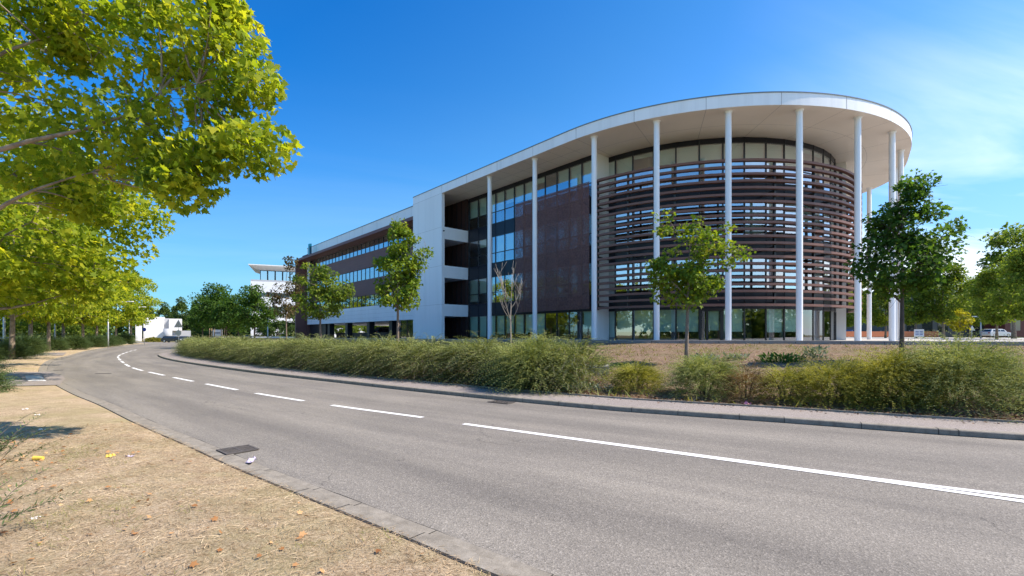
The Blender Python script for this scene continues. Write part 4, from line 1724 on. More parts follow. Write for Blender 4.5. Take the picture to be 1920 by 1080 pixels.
place_shrub(1008, 737, 1.25, 1.1, 1.75, 1800, 12, 0.064, 'shrub', 31, 'big feathery green shrub closing the right end of the long hedge')
place_shrub(1206, 742, 0.80, 0.70, 0.98, 900, 11, 0.052, 'shrub_olive', 32, 'small round olive green shrub standing alone left of the slim tree')
place_shrub(1345, 752, 0.95, 0.8, 1.28, 1300, 11, 0.054, 'shrub', 33, 'yellow green shrub right behind the foot of the bright young maple')
place_shrub(1418, 757, 0.6, 0.55, 1.02, 600, 10, 0.042, 'shrub_brown', 34, 'half dead brown shrub with bare twigs between two green ones')
place_shrub(1500, 762, 0.7, 0.6, 1.05, 650, 10, 0.048, 'shrub_olive', 35, 'thin patchy olive shrub right of the dead brown one')
place_shrub(1606, 768, 1.0, 0.8, 1.20, 1200, 11, 0.052, 'shrub_olive', 36, 'low spreading olive shrub in front of the dark maple trunk')
place_shrub(1735, 774, 1.1, 0.9, 1.42, 1900, 12, 0.054, 'shrub_olive', 37, 'dense arching olive green shrub at the right edge, second from the frame')
place_shrub(1880, 782, 1.25, 1.0, 1.78, 2600, 12, 0.054, 'shrub', 38, 'tallest yellow green shrub at the right edge of the picture')
o = shrub('shrub', (10.9, 9.6, 0.15), 0.9, 0.8, 1.25, 700, 11, 0.052, M['shrub'], 39)
tag(o, 'shrub cut off by the right border of the picture', 'shrub', 'shrubs on the bank')


# weeds and stones on the bank
def clump(name, px, Y, rx, h, n, mat, seed, label, ls=0.12, kind='oval', cat='weed', z=None):
    x = (px - 960) / 889 * Y
    z = bank_at(x, Y) if z is None else z
    r = np.random.default_rng(seed)
    a = r.random(n) * 2 * pi
    rr = np.sqrt(r.random(n)) * rx
    P = np.column_stack([np.cos(a) * rr, np.sin(a) * rr * 0.7, r.random(n) * h * 0.6])
    D = np.column_stack([np.cos(a), np.sin(a), 0.5 + r.random(n)]) + r.normal(size=(n, 3)) * 0.5
    V, k = leaf_verts(P, D, unit(r.normal(size=(n, 3)) * 0.4 + np.array([0, 0, 1.0])), ls * (0.5 + r.random(n)), kind, 0.2)
    o = np_mesh(name, V, k, M[mat])
    o.location = (x, Y, z)
    return tag(o, label, cat, 'weeds on the bank')


clump('weed', 1128, 17.2, 0.42, 0.28, 420, 'weed', 41, 'bright green low weed cushion above the gap in the shrubs', 0.06)
clump('weed', 1166, 18.0, 0.30, 0.24, 240, 'weed', 42, 'small green weed just right of the bright green cushion', 0.06)
clump('weed', 1322, 18.6, 0.55, 0.40, 260, 'weed_grey', 43, 'grey green broad leaved weed near the bright maple trunk', 0.13)
clump('weed', 1380, 19.5, 0.45, 0.32, 200, 'weed_grey', 44, 'pale broad leaved weed above the brown shrub', 0.13)
clump('weed', 1466, 18.2, 0.80, 0.50, 420, 'weed', 45, 'long leafy dark green weed patch on the bank, left part', 0.14)
clump('weed', 1530, 18.8, 0.42, 0.75, 260, 'weed_grey', 46, 'tallest leafy weed patch, with grey green upright stems', 0.13)
clump('weed', 1745, 18.5, 0.22, 0.25, 90, 'weed', 47, 'single little green weed right of the dark maple trunk', 0.09)
clump('weed', 1090, 13.2, 0.55, 0.30, 420, 'weed_grey', 48, 'low grey green weed at the foot of the big hedge end shrub', 0.07, z=0.16)
clump('flower', 1142, 12.9, 0.18, 0.30, 110, 'flower', 49, 'little clump of white flowers behind the pavement', 0.035, z=0.16, cat='flowers')
clump('shrublet', 1108, 14.1, 0.40, 0.55, 300, 'shrub_brown', 50, 'reddish twiggy seedling between the hedge end and the pit', 0.05, z=0.2)
# small dark concrete inlet in the bank
ix, iy = sh(1136, 722, 0.16)
inl = MB()
inl.box(-0.42, 0.0, -0.1, 0.42, 0.14, 0.55)
inl.box(-0.42, 0.14, -0.1, -0.30, 0.8, 0.55)
inl.box(0.30, 0.14, -0.1, 0.42, 0.8, 0.55)
o = inl.build('culvert_block', M['concrete_dark'], bevel=0.02)
o.location = (ix, iy + 1.6, 0.10)
o.rotation_euler = (0, 0, radians(-12))
tag(o, 'dark weathered concrete block set in the bank beside the lone olive shrub', 'concrete block')

# ------------------------------------------------------------------ young trees on the bank
def at(px, Y, z=None):
    x = (px - 960) / 889 * Y
    return (x, Y, bank_at(x, Y) - 0.03 if z is None else z)


t1 = tree('maple_tree', at(1288, 18.5), 6.0, 2.1, 0.085,
          [(-0.15, 0, 3.0, 0.98, 0.85, 0.9, 6), (0.55, 0.1, 3.3, 0.72, 0.7, 0.8, 3), (-0.85, 0, 4.5, 0.35, 0.3, 1.3, 2.6), (0.25, 0, 4.5, 0.55, 0.5, 1.0, 3), (-1.15, 0, 3.6, 0.3, 0.3, 0.8, 1.2)],
          56, 4300, 'mid', 0.135, M['leaf_maple'], M['bark_young'], 61, clump_r=0.24,
          extra=[(1.45, 0, 4.55), (1.6, 0.1, 5.3), (1.95, 0, 4.2), (2.1, 0, 4.35), (1.5, 0, 3.9), (0.35, 0, 5.55), (-0.9, 0, 5.75), (-0.8, 0, 5.2)], lean=(0.1, 0))
tag(t1, 'young maple with yellow green top and slim trunk, in front of the louvred drum', 'tree')
t2 = tree('maple_tree', at(1693, 17.0), 6.6, 2.15, 0.085,
          [(-0.05, 0, 3.5, 1.25, 1.1, 1.15, 8), (0.05, 0, 5.0, 0.85, 0.8, 0.9, 3.5), (0.3, 0, 6.1, 0.32, 0.3, 0.5, 1.2), (0.9, 0.0, 4.0, 0.7, 0.6, 0.8, 2)],
          84, 6800, 'mid', 0.135, M['leaf_dark'], M['bark_dark'], 62, clump_r=0.27,
          extra=[(1.85, 0, 4.85), (1.6, 0, 4.5), (1.1, 0, 5.6), (-0.9, 0, 5.2), (0.6, 0, 6.4), (0.5, 0, 6.6), (1.7, 0, 4.9), (-1.3, 0, 4.2), (-1.3, 0, 3.2)], lean=(-0.05, 0))
tag(t2, 'dark green young maple with a dense crown, right of the round building end', 'tree')
t3 = tree('maple_tree', at(745, 26.0, 1.0), 7.8, 2.1, 0.085,
          [(0.0, 0, 3.1, 1.15, 1.0, 1.05, 7), (0.1, 0, 4.4, 0.85, 0.7, 0.8, 4), (0.1, 0, 5.7, 0.45, 0.4, 0.95, 2.5), (0.95, 0, 4.6, 0.35, 0.3, 0.8, 1.4)],
          70, 5200, 'mid', 0.15, M['leaf_maple'], M['bark_young'], 63, clump_r=0.27,
          extra=[(0.1, 0, 6.6), (0.05, 0, 6.8), (1.45, 0, 5.1), (1.6, 0, 5.4), (1.2, 0, 4.6), (-1.0, 0, 4.7), (0.85, 0, 5.9)])
tag(t3, 'pointed bright green young maple in front of the white stair tower', 'tree')
t4 = tree('maple_tree', at(600, 34.0, 0.9), 6.5, 1.9, 0.09,
          [(-0.1, 0, 3.1, 1.5, 1.2, 1.15, 7), (0.1, 0, 4.5, 1.1, 0.9, 0.8, 4), (1.4, 0, 3.9, 0.8, 0.6, 0.5, 2)],
          70, 4600, 'mid', 0.16, M['leaf_mid'], M['bark_young'], 64, clump_r=0.3,
          extra=[(-0.9, 0, 5.7), (0.3, 0, 5.5), (2.0, 0, 4.3), (0.0, 0, 5.6), (-1.5, 0, 4.8)])
tag(t4, 'grey green young maple in front of the brown framed end of the left wing', 'tree')

# bare dead tree
r = np.random.default_rng(77)
dead = empty('bare_tree', at(957, 23.0))
mb = MB()
mb.tube([(0, 0, -0.1), (0.02, 0, 1.0), (0.0, 0, 2.0), (0.05, 0, 3.0), (0.08, 0, 4.1)], [0.045, 0.036, 0.030, 0.018, 0.007], 8)
for k in range(11):
    z0 = 1.7 + 1.5 * r.random()
    an = r.random() * 2 * pi
    L_ = 1.2 + 0.8 * r.random()
    sp = 0.42 * L_
    e = np.array([cos(an) * sp, sin(an) * sp * 0.6, z0 + L_])
    s0_ = np.array([0.02, 0, z0])
    m_ = s0_ * 0.5 + e * 0.5 + np.array([cos(an) * 0.22, sin(an) * 0.15, -0.15])
    pts = bez(s0_, m_, e, 7)
    mb.tube(pts, list(np.linspace(0.013, 0.004, 7)), 5)
    for j in range(4):
        q = pts[r.integers(2, 6)]
        e2 = q + np.array([r.normal() * 0.2, r.normal() * 0.15, 0.35 + 0.35 * r.random()])
        mb.tube(bez(q, (q + e2) / 2 + r.normal(size=3) * 0.05, e2, 4), [0.010, 0.008, 0.006, 0.004], 4)
mb.build('trunk', M['bark_dead'], dead, smooth=True)
tag(dead, 'small bare leafless pale tree in front of the glazed facade', 'tree')

# thin bronze tree and the dark row further left
t5 = tree('bronze_tree', at(537, 41.0, 0.6), 8, 2.3, 0.07,
          [(0.0, 0, 4.0, 1.2, 1.0, 1.7, 5), (0.5, 0, 5.8, 0.7, 0.6, 0.9, 2), (0.2, 0, 7.2, 0.22, 0.2, 0.6, 0.6)],
          42, 1500, 'quad', 0.20, M['leaf_bronze'], M['bark_young'], 65, clump_r=0.3)
tag(t5, 'thin bronze leaved tree just left of the brown framed wing end', 'tree')
DR = [(478, 48.0, 1.0, 'dense dark green tree right of the row, before the far white office'), (447, 53.0, 0.94, 'second dark green tree from the right in the row behind the hedge'),
      (424, 58.0, 0.95, 'middle dark green tree of the row behind the hedge'), (402, 60.0, 1.25, 'tallest and narrowest dark green tree of the row behind the hedge'),
      (380, 66.0, 1.08, 'dark green tree at the left end of the row behind the hedge')]
td = tree('dark_tree', at(DR[0][0], DR[0][1], 0.5), 6.5, 1.8, 0.10,
          [(0, 0, 3.4, 1.6, 1.4, 1.5, 8), (0.1, 0, 5.0, 1.1, 1.0, 1.0, 4)], 70, 4200, 'quad', 0.22, M['leaf_dark'], M['bark_dark'], 66, clump_r=0.34,
          extra=[(0.5, 0, 6.0), (-0.8, 0, 5.7), (1.6, 0, 4.8)])
tag(td, DR[0][3], 'tree', 'dark trees behind the hedge')
for i, (px, Y, sc, lb) in enumerate(DR[1:]):
    c = copy_tree(td, at(px, Y, 0.4), 1.3 * (i + 1), sc)
    tag(c, lb, 'tree', 'dark trees behind the hedge')

# ------------------------------------------------------------------ plane trees on the left verge
def canopy_extra(seed, n, c, rad, zlo, zhi):
    rr = np.random.default_rng(seed)
    out = []
    for _ in range(n):
        d = unit(rr.normal(size=3))
        out.append((c[0] + d[0] * rad[0], c[1] + d[1] * rad[1], min(zhi, max(zlo, c[2] + d[2] * rad[2]))))
    return out


AX, AY = -11.2, 8.4
spray = []
for (px, py, Y) in [(548, 268, 7.6), (520, 280, 7.7), (492, 262, 7.8), (520, 165, 8.0), (535, 150, 7.8), (505, 110, 8.0), (470, 200, 8.0), (495, 60, 8.2), (480, 15, 8.2), (445, 120, 8.3),
                    (445, 285, 7.8), (400, 300, 7.8), (430, 330, 7.7), (398, 350, 7.7), (365, 330, 7.9), (375, 240, 8.2), (330, 290, 8.1), (340, 200, 8.3), (415, 60, 8.5), (425, 180, 8.3),
                    (300, 320, 8.3), (290, 250, 8.5), (250, 305, 8.6), (255, 345, 8.6), (215, 290, 8.8), (200, 340, 9.0), (235, 390, 9.2), (180, 380, 9.2), (150, 320, 9.2), (110, 360, 9.5), (60, 330, 9.5),
                    (390, 130, 8.6), (330, 100, 8.7), (355, 40, 8.8), (280, 30, 9.0), (300, 150, 8.7), (250, 90, 9.0), (240, 200, 8.8), (180, 240, 9.0), (190, 60, 9.2), (120, 200, 9.3), (130, 100, 9.4), (70, 260, 9.5), (60, 150, 9.6),
                    (20, 220, 9.8), (20, 100, 9.8), (10, 330, 9.8), (455, 20, 7.6), (400, 10, 7.9), (350, 5, 8.2), (460, 70, 7.8), (310, 215, 7.7), (385, 290, 8.1), (20, 40, 9.2), (80, 20, 9.1), (140, 15, 9.0), (210, 10, 8.9)]:
    px = px - 60 if px > 140 else px
    spray.append(((px - 960) / 889 * Y - AX, Y - AY, EYE + (628 - py) / 889 * Y - 0.05))
ta = tree('plane_tree', (AX, AY, 0.03), 11, 3.2, 0.19,
          [(-0.8, 0.0, 8.2, 3.8, 3.4, 2.3, 10), (1.6, -0.4, 7.4, 2.7, 2.2, 1.2, 6)],
          40, 20500, 'big', 0.125, M['leaf_plane'], M['bark_plane'], 71, n_main=12, clump_r=0.30, extra=spray, up=0.5, droop=0.45)
tag(ta, 'nearest plane tree, its leafy branches overhanging the top left of the picture', 'tree', 'plane trees along the left verge')


def plane(name, x, y, seed, n_clump, n_leaf, size, kind, label, h=11.0, rad=4.6, lo=2.6, z=0.03, clump_r=0.5, mat='leaf_plane'):
    cz = (h + lo) / 2
    t = tree(name, (x, y, z), h, lo - 0.2, 0.17,
             [(0, 0, cz, rad, rad, (h - lo) / 2 * 0.9, 9), (0, 0, lo + 1.2, rad * 0.92, rad * 0.92, 1.0, 4), (0, 0, h - 1.6, rad * 0.55, rad * 0.55, 1.4, 2)],
             n_clump, n_leaf, kind, size, M[mat], M['bark_plane'], seed, clump_r=clump_r, up=0.5, droop=0.4)
    return tag(t, label, 'tree', 'plane trees along the left verge')


GN = 'plane trees along the left verge'
plane('plane_tree', -17.8, 15.6, 72, 110, 17000, 0.19, 'mid', 'second plane tree from the camera, its low crown filling the left edge', h=9.8, rad=4.7, lo=2.7, clump_r=0.55)
plane('plane_tree', -26.6, 23.2, 73, 110, 14000, 0.22, 'mid', 'third plane tree from the camera, trunk just outside the left edge', h=9.6, rad=4.9, lo=2.9, clump_r=0.6)
plane('plane_tree', -33.2, 31.5, 74, 100, 11000, 0.26, 'quad', 'plane tree behind the nearest grey lamp post, reddish trunk at the left edge', h=10.6, rad=4.6, lo=3.0, clump_r=0.6)
far0 = plane('plane_tree', -46.2, 47.2, 75, 95, 7500, 0.34, 'quad', 'plane tree whose dark trunk stands left of the round green shrub', h=12.2, rad=3.7, lo=3.1, clump_r=0.5)
rest = [(-39.8, 39.2, 1.0, 'plane tree beside the blue car'), (-49.9, 52.8, 0.98, 'plane tree with a pale lit trunk, fourth trunk from the left edge'),
        (-52.6, 58.1, 1.0, 'plane tree with a tan trunk in the middle of the left row'), (-60.5, 69.0, 1.02, 'plane tree left of the white roadside lamp pole'),
        (-67.1, 80.4, 1.08, 'plane tree just right of the white roadside lamp pole'), (-71.4, 88.9, 1.12, 'last plane tree before the junction')]
for i, (x_, y_, sc, lb) in enumerate(rest):
    c = copy_tree(far0, (x_, y_, 0.03), 1.1 + 1.7 * i, sc)
    tag(c, lb, 'tree', GN)
# second rank behind, filling the view under the crowns
back = [(-52, 40, 1.0), (-62, 54, 1.0), (-72, 68, 1.05), (-80, 84, 1.1), (-92, 100, 1.2), (-70, 50, 1.2), (-86, 70, 1.2)]
names_b = ['leftmost shaded tree behind the row of plane trees', 'shaded tree behind the blue car', 'shaded tree behind the middle of the plane row', 'shaded tree behind the far end of the plane row',
           'tree at the left of the white low building', 'background tree between two near plane trunks', 'background tree behind the shrubs under the plane row']
mid0 = None
for i, ((x_, y_, sc), lb) in enumerate(zip(back, names_b)):
    if mid0 is None:
        mid0 = tree('background_tree', (x_, y_, 0), 10, 1.2, 0.15, [(0, 0, 5.2, 3.8, 3.8, 3.9, 8), (0, 0, 2.4, 3.6, 3.6, 1.6, 5)], 80, 5200, 'quad', 0.42, M['leaf_mid'], M['bark_dark'], 81, clump_r=0.6)
        c = mid0
    else:
        c = copy_tree(mid0, (x_, y_, 0), i * 1.3, sc)
    tag(c, lb, 'tree', 'trees behind the plane row')

# dark pointed trees beyond the junction
con = tree('conical_tree', (-111.0, 152.0, 0), 11, 1.0, 0.18, [(0, 0, 3.8, 3.6, 3.6, 3.2, 7), (0, 0, 8.0, 2.1, 2.1, 2.6, 4), (0, 0, 10.2, 1.0, 1.0, 1.4, 0.7)], 90, 5200, 'quad', 0.5, M['leaf_conifer'], M['bark_dark'], 83, clump_r=0.5)
tag(con, 'dark pointed tree rising behind the white low building, left one', 'tree', 'pointed trees beyond the junction')
for i, (px, Y, sc, lb) in enumerate([(342, 150, 1.12, 'dark pointed tree above the back of the triangular sign'), (327, 160, 0.9, 'short dark tree between the two pointed ones'),
                                     (364, 138, 0.88, 'rounded dark tree right of the triangular sign'), (392, 118, 0.9, 'dark tree behind the wooden notice board'),
                                     (425, 125, 0.9, 'dark tree between the notice board and the dark car'), (285, 168, 0.9, 'dark tree left behind the white low building'),
                                     (520, 98, 0.62, 'small tree in front of the far white office, left of the bronze tree'), (550, 94, 0.60, 'small tree at the foot of the brown wing end'),
                                     (495, 100, 0.5, 'lowest small tree behind the white lamp pole')]):
    c = copy_tree(con, ((px - 960) / 889 * Y, Y, 0), 0.9 * i, sc)
    tag(c, lb, 'tree', 'pointed trees beyond the junction')

# ------------------------------------------------------------------ trees right of and behind the building
rt = tree('tall_tree', at(1900, 52, 1.3), 14, 2.4, 0.2, [(0, 0, 6.2, 3.4, 3.2, 3.6, 8), (0.2, 0, 10.2, 2.2, 2.0, 2.2, 4)], 100, 9000, 'quad', 0.36, M['leaf_mid'], M['bark_plane'], 91, clump_r=0.55)
tag(rt, 'tall sunlit green tree at the right edge of the picture', 'tree', 'trees right of the building')
R_T = [(1768, 58, 0.78, 'rounded tree directly right of the dark maple crown'), (1716, 60, 0.72, 'sunlit tree behind the dark maple trunk, over the notice board'), (1660, 64, 0.66, 'tree seen between the two rightmost white columns'),
       (1604, 70, 0.72, 'tree seen between the white pier and the columns'), (1870, 44, 0.56, 'small dark crowned tree in front of the tall one at the right edge'), (1930, 40, 0.66, 'tree partly cut off at the right edge'),
       (1820, 78, 0.8, 'tree behind the small triangular sign'), (1575, 66, 0.6, 'tree glimpsed behind the white pier of the round end')]
for i, (px, Y, sc, lb) in enumerate(R_T):
    c = copy_tree(rt, at(px, Y, 1.3), 0.8 * i + 0.4, sc)
    tag(c, lb, 'tree', 'trees right of the building')
ty = tree('yellow_tree', at(1800, 50, 1.3), 3.4, 0.9, 0.06, [(0, 0, 1.9, 0.95, 0.9, 1.0, 5)], 36, 1300, 'quad', 0.2, M['leaf_yellow'], M['bark_young'], 92, clump_r=0.22)
tag(ty, 'small bright yellow tree beside the triangular sign', 'tree')
for i, (px, Y, sc) in enumerate([(636, 98, 0.42), (664, 96, 0.45), (692, 99, 0.42), (718, 95, 0.46), (744, 98, 0.44)]):
    c = copy_tree(rt, ((px - 960) / 889 * Y, Y, 0.6), i * 1.1, sc)
    tag(c, ['first', 'second', 'third', 'fourth', 'fifth'][i] + ' sunlit tree from the left, seen through the open ground floor of the wing', 'tree', 'trees seen through the undercroft')

# far woods
def woods(name, pts, n, h, size, mat, seed, label):
    r = np.random.default_rng(seed)
    pl = catmull(pts, 2.0)
    s = arclen(pl)
    q = s[-1] * r.random(n)
    hh = h * (0.72 + 0.28 * np.sin(q * 0.31 + 2 * np.sin(q * 0.13)))
    z = r.random(n) * hh
    P = np.column_stack([np.interp(q, s, pl[:, 0]) + r.normal(size=n) * 2, np.interp(q, s, pl[:, 1]) + r.normal(size=n) * 3, z])
    V, k = leaf_verts(P, r.normal(size=(n, 3)), unit(r.normal(size=(n, 3)) + np.array([0, 0, 0.5])), size * (0.6 + 0.8 * r.random(n)), 'quad')
    stuff(np_mesh(name, V, k, M[mat]), label, 'woods')


woods('far_woods', [(-330, 120), (-250, 200), (-160, 230), (-60, 240)], 14000, 12, 1.8, 'leaf_conifer', 95, 'dark line of far woods beyond the junction on the left')
woods('right_woods', [(50, 170), (110, 150), (170, 120), (240, 80)], 12000, 12, 1.6, 'leaf_mid', 96, 'line of green trees far behind the parking on the right')
woods('rear_woods', [(-60, -25), (-30, -32), (0, -36), (50, -42), (110, -35), (170, 0)], 30000, 11, 1.2, 'leaf_mid', 98, 'line of trees behind the camera, seen only as reflections in the glass')
# low undergrowth behind the plane row
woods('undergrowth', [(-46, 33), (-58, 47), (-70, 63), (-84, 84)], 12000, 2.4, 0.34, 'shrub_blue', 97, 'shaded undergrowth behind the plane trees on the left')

# ------------------------------------------------------------------ shrubs on the left verge
LS = [(18, 674, 1.0, 1.2, 'dark bluish shrub at the foot of the nearest grey lamp post'), (42, 668, 1.35, 1.55, 'largest bluish green shrub, half hiding the blue car'),
      (100, 657.5, 1.15, 1.4, 'round dark green shrub right of the blue car'), (139, 656, 1.3, 1.4, 'green shrub between the two pale plane trunks'), (176, 651.5, 1.3, 1.4, 'green shrub right of the tan plane trunk'),
      (196, 650.5, 1.3, 1.4, 'wide green shrub left of the white lamp pole'), (210, 648.5, 1.3, 1.35, 'small green shrub right of the white lamp pole'), (233, 645.5, 1.6, 1.5, 'farthest green shrub under the plane row')]
s0 = None
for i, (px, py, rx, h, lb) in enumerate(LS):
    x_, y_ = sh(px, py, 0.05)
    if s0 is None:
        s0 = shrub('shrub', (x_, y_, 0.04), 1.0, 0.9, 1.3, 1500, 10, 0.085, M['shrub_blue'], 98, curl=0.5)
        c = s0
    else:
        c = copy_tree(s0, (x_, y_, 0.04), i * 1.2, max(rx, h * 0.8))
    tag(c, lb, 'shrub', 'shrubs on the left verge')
o = shrub('shrub', (-26.0, 22.6, 0.04), 1.3, 1.2, 1.5, 1500, 11, 0.085, M['shrub_blue'], 99, curl=0.5)
tag(o, 'bluish shrub cut by the left edge above the zebra stripes', 'shrub', 'shrubs on the left verge')
o = shrub('shrub', (-15.2, 13.2, 0.04), 1.15, 1.0, 0.85, 700, 11, 0.08, M['shrub_blue'], 100, curl=0.5)
tag(o, 'dark low shrub at the left edge just below the side path', 'shrub', 'shrubs on the left verge')


def twig_plant(loc, rx, h, n, L, seed, label):
    r = np.random.default_rng(seed)
    root = empty('twig_shrub', loc)
    a = r.random(n) * 2 * pi
    P0 = np.column_stack([np.cos(a) * rx * 0.5 * r.random(n), np.sin(a) * rx * 0.5 * r.random(n), h * 0.2 * r.random(n)])
    A = np.column_stack([np.cos(a), np.sin(a), 0.6 + 0.8 * r.random(n)])
    V, S = fronds(P0, A, L * (0.7 + 0.5 * r.random(n)), 13, 0.075, r, 0.6, kind='thin', width=0.55)
    np_mesh('foliage', V, 4, M['shrub_blue'], root)
    np_mesh('twigs', S, 4, M['bark_dark'], root)
    return tag(root, label, 'shrub', 'twiggy shrubs at the left border')


twig_plant((-6.55, 5.75, 0.05), 0.9, 0.7, 42, 0.95, 101, 'thin twigs of a green shrub reaching in at the left edge, beside the yellow carton')
twig_plant((-4.35, 3.55, 0.05), 0.6, 0.4, 22, 0.62, 102, 'lowest green twigs reaching in at the bottom left corner')

# ------------------------------------------------------------------ street lamps
def street_lamp(loc, h, arm, ang, label, r0=0.085, group='street lamps on the left verge', head=1.0):
    root = empty('street_lamp', loc, ang)
    m = MB()
    m.tube([(0, 0, -0.05), (0, 0, 1.2), (0, 0, h)], [r0 * 1.15, r0, r0 * 0.6], 12)
    m.build('pole', M['metal_grey'], root, smooth=True)
    m = MB()
    m.tube([(0, 0, h - 0.15), (arm * 0.5, 0, h + 0.12), (arm, 0, h + 0.18)], [0.045, 0.04, 0.035], 8)
    m.build('arm', M['metal_white'], root, smooth=True)
    m = MB()
    w = 0.13 * head
    q = arm - 0.1
    prof = [(q, 0.05), (q + 0.25 * head, w), (q + 0.6 * head, w), (q + 0.78 * head, 0.06)]
    top = [(x, y, h + 0.27) for x, y in prof] + [(x, -y, h + 0.27) for x, y in prof[::-1]]
    bot = [(x, y * 1.15, h + 0.16) for x, y in prof] + [(x, -y * 1.15, h + 0.16) for x, y in prof[::-1]]
    b = len(m.v)
    m.v += bot + top
    n = len(top)
    for i in range(n):
        j = (i + 1) % n
        m.f.append([b + i, b + j, b + n + j, b + n + i][::-1])
        m.m.append(0)
    m.f.append([b + i for i in range(n)])
    m.f.append([b + n + i for i in range(n)][::-1])
    m.m += [0, 0]
    hd_ = m.build('lamp_head', M['metal_white'], root, bevel=0.015)
    m = MB()
    m.box(q + 0.2 * head, -w * 0.7, h + 0.145, q + 0.62 * head, w * 0.7, h + 0.158)
    m.build('lens', M['car_glass'], hd_)
    m = MB()
    m.box(-0.05, -r0 - 0.012, 0.5, 0.05, -r0 + 0.02, 0.95)
    m.build('service_door', M['metal_grey'], root)
    return tag(root, label, 'street lamp', group)


street_lamp((-12.0, 8.7, 0.03), 7.9, 2.3, radians(52), 'street lamp arm and head half hidden in the nearest plane tree', head=1.3)
street_lamp(( -40.6, 37.9, 0.03), 7.6, 1.8, radians(30), 'grey lamp post at the left edge beside a plane trunk')
street_lamp((-53.5, 55.5, 0.03), 7.6, 1.8, radians(25), 'dim lamp post among the trunks behind the round green shrub')
street_lamp((-54.6, 64.1, 0.03), 6.0, 2.4, radians(10), 'sunlit white lamp post in the middle of the plane row')
street_lamp((-68.3, 84.6, 0.03), 6.5, 1.8, radians(20), 'farthest lamp post at the end of the plane row')
street_lamp(at(502, 74, 0.4), 4.9, 0.6, radians(180), 'white lamp pole left of the bronze tree, before the far white office', group='parking lamps')
street_lamp(at(1839, 52, 1.3), 2.2, 0.5, radians(180), 'small white lamp post right of the triangular sign', r0=0.06, group='parking lamps', head=0.7)
street_lamp(at(1900, 66, 1.3), 4.6, 0.6, radians(0), 'lamp post whose white head shows against the red brown wall', r0=0.06, group='parking lamps', head=0.8)


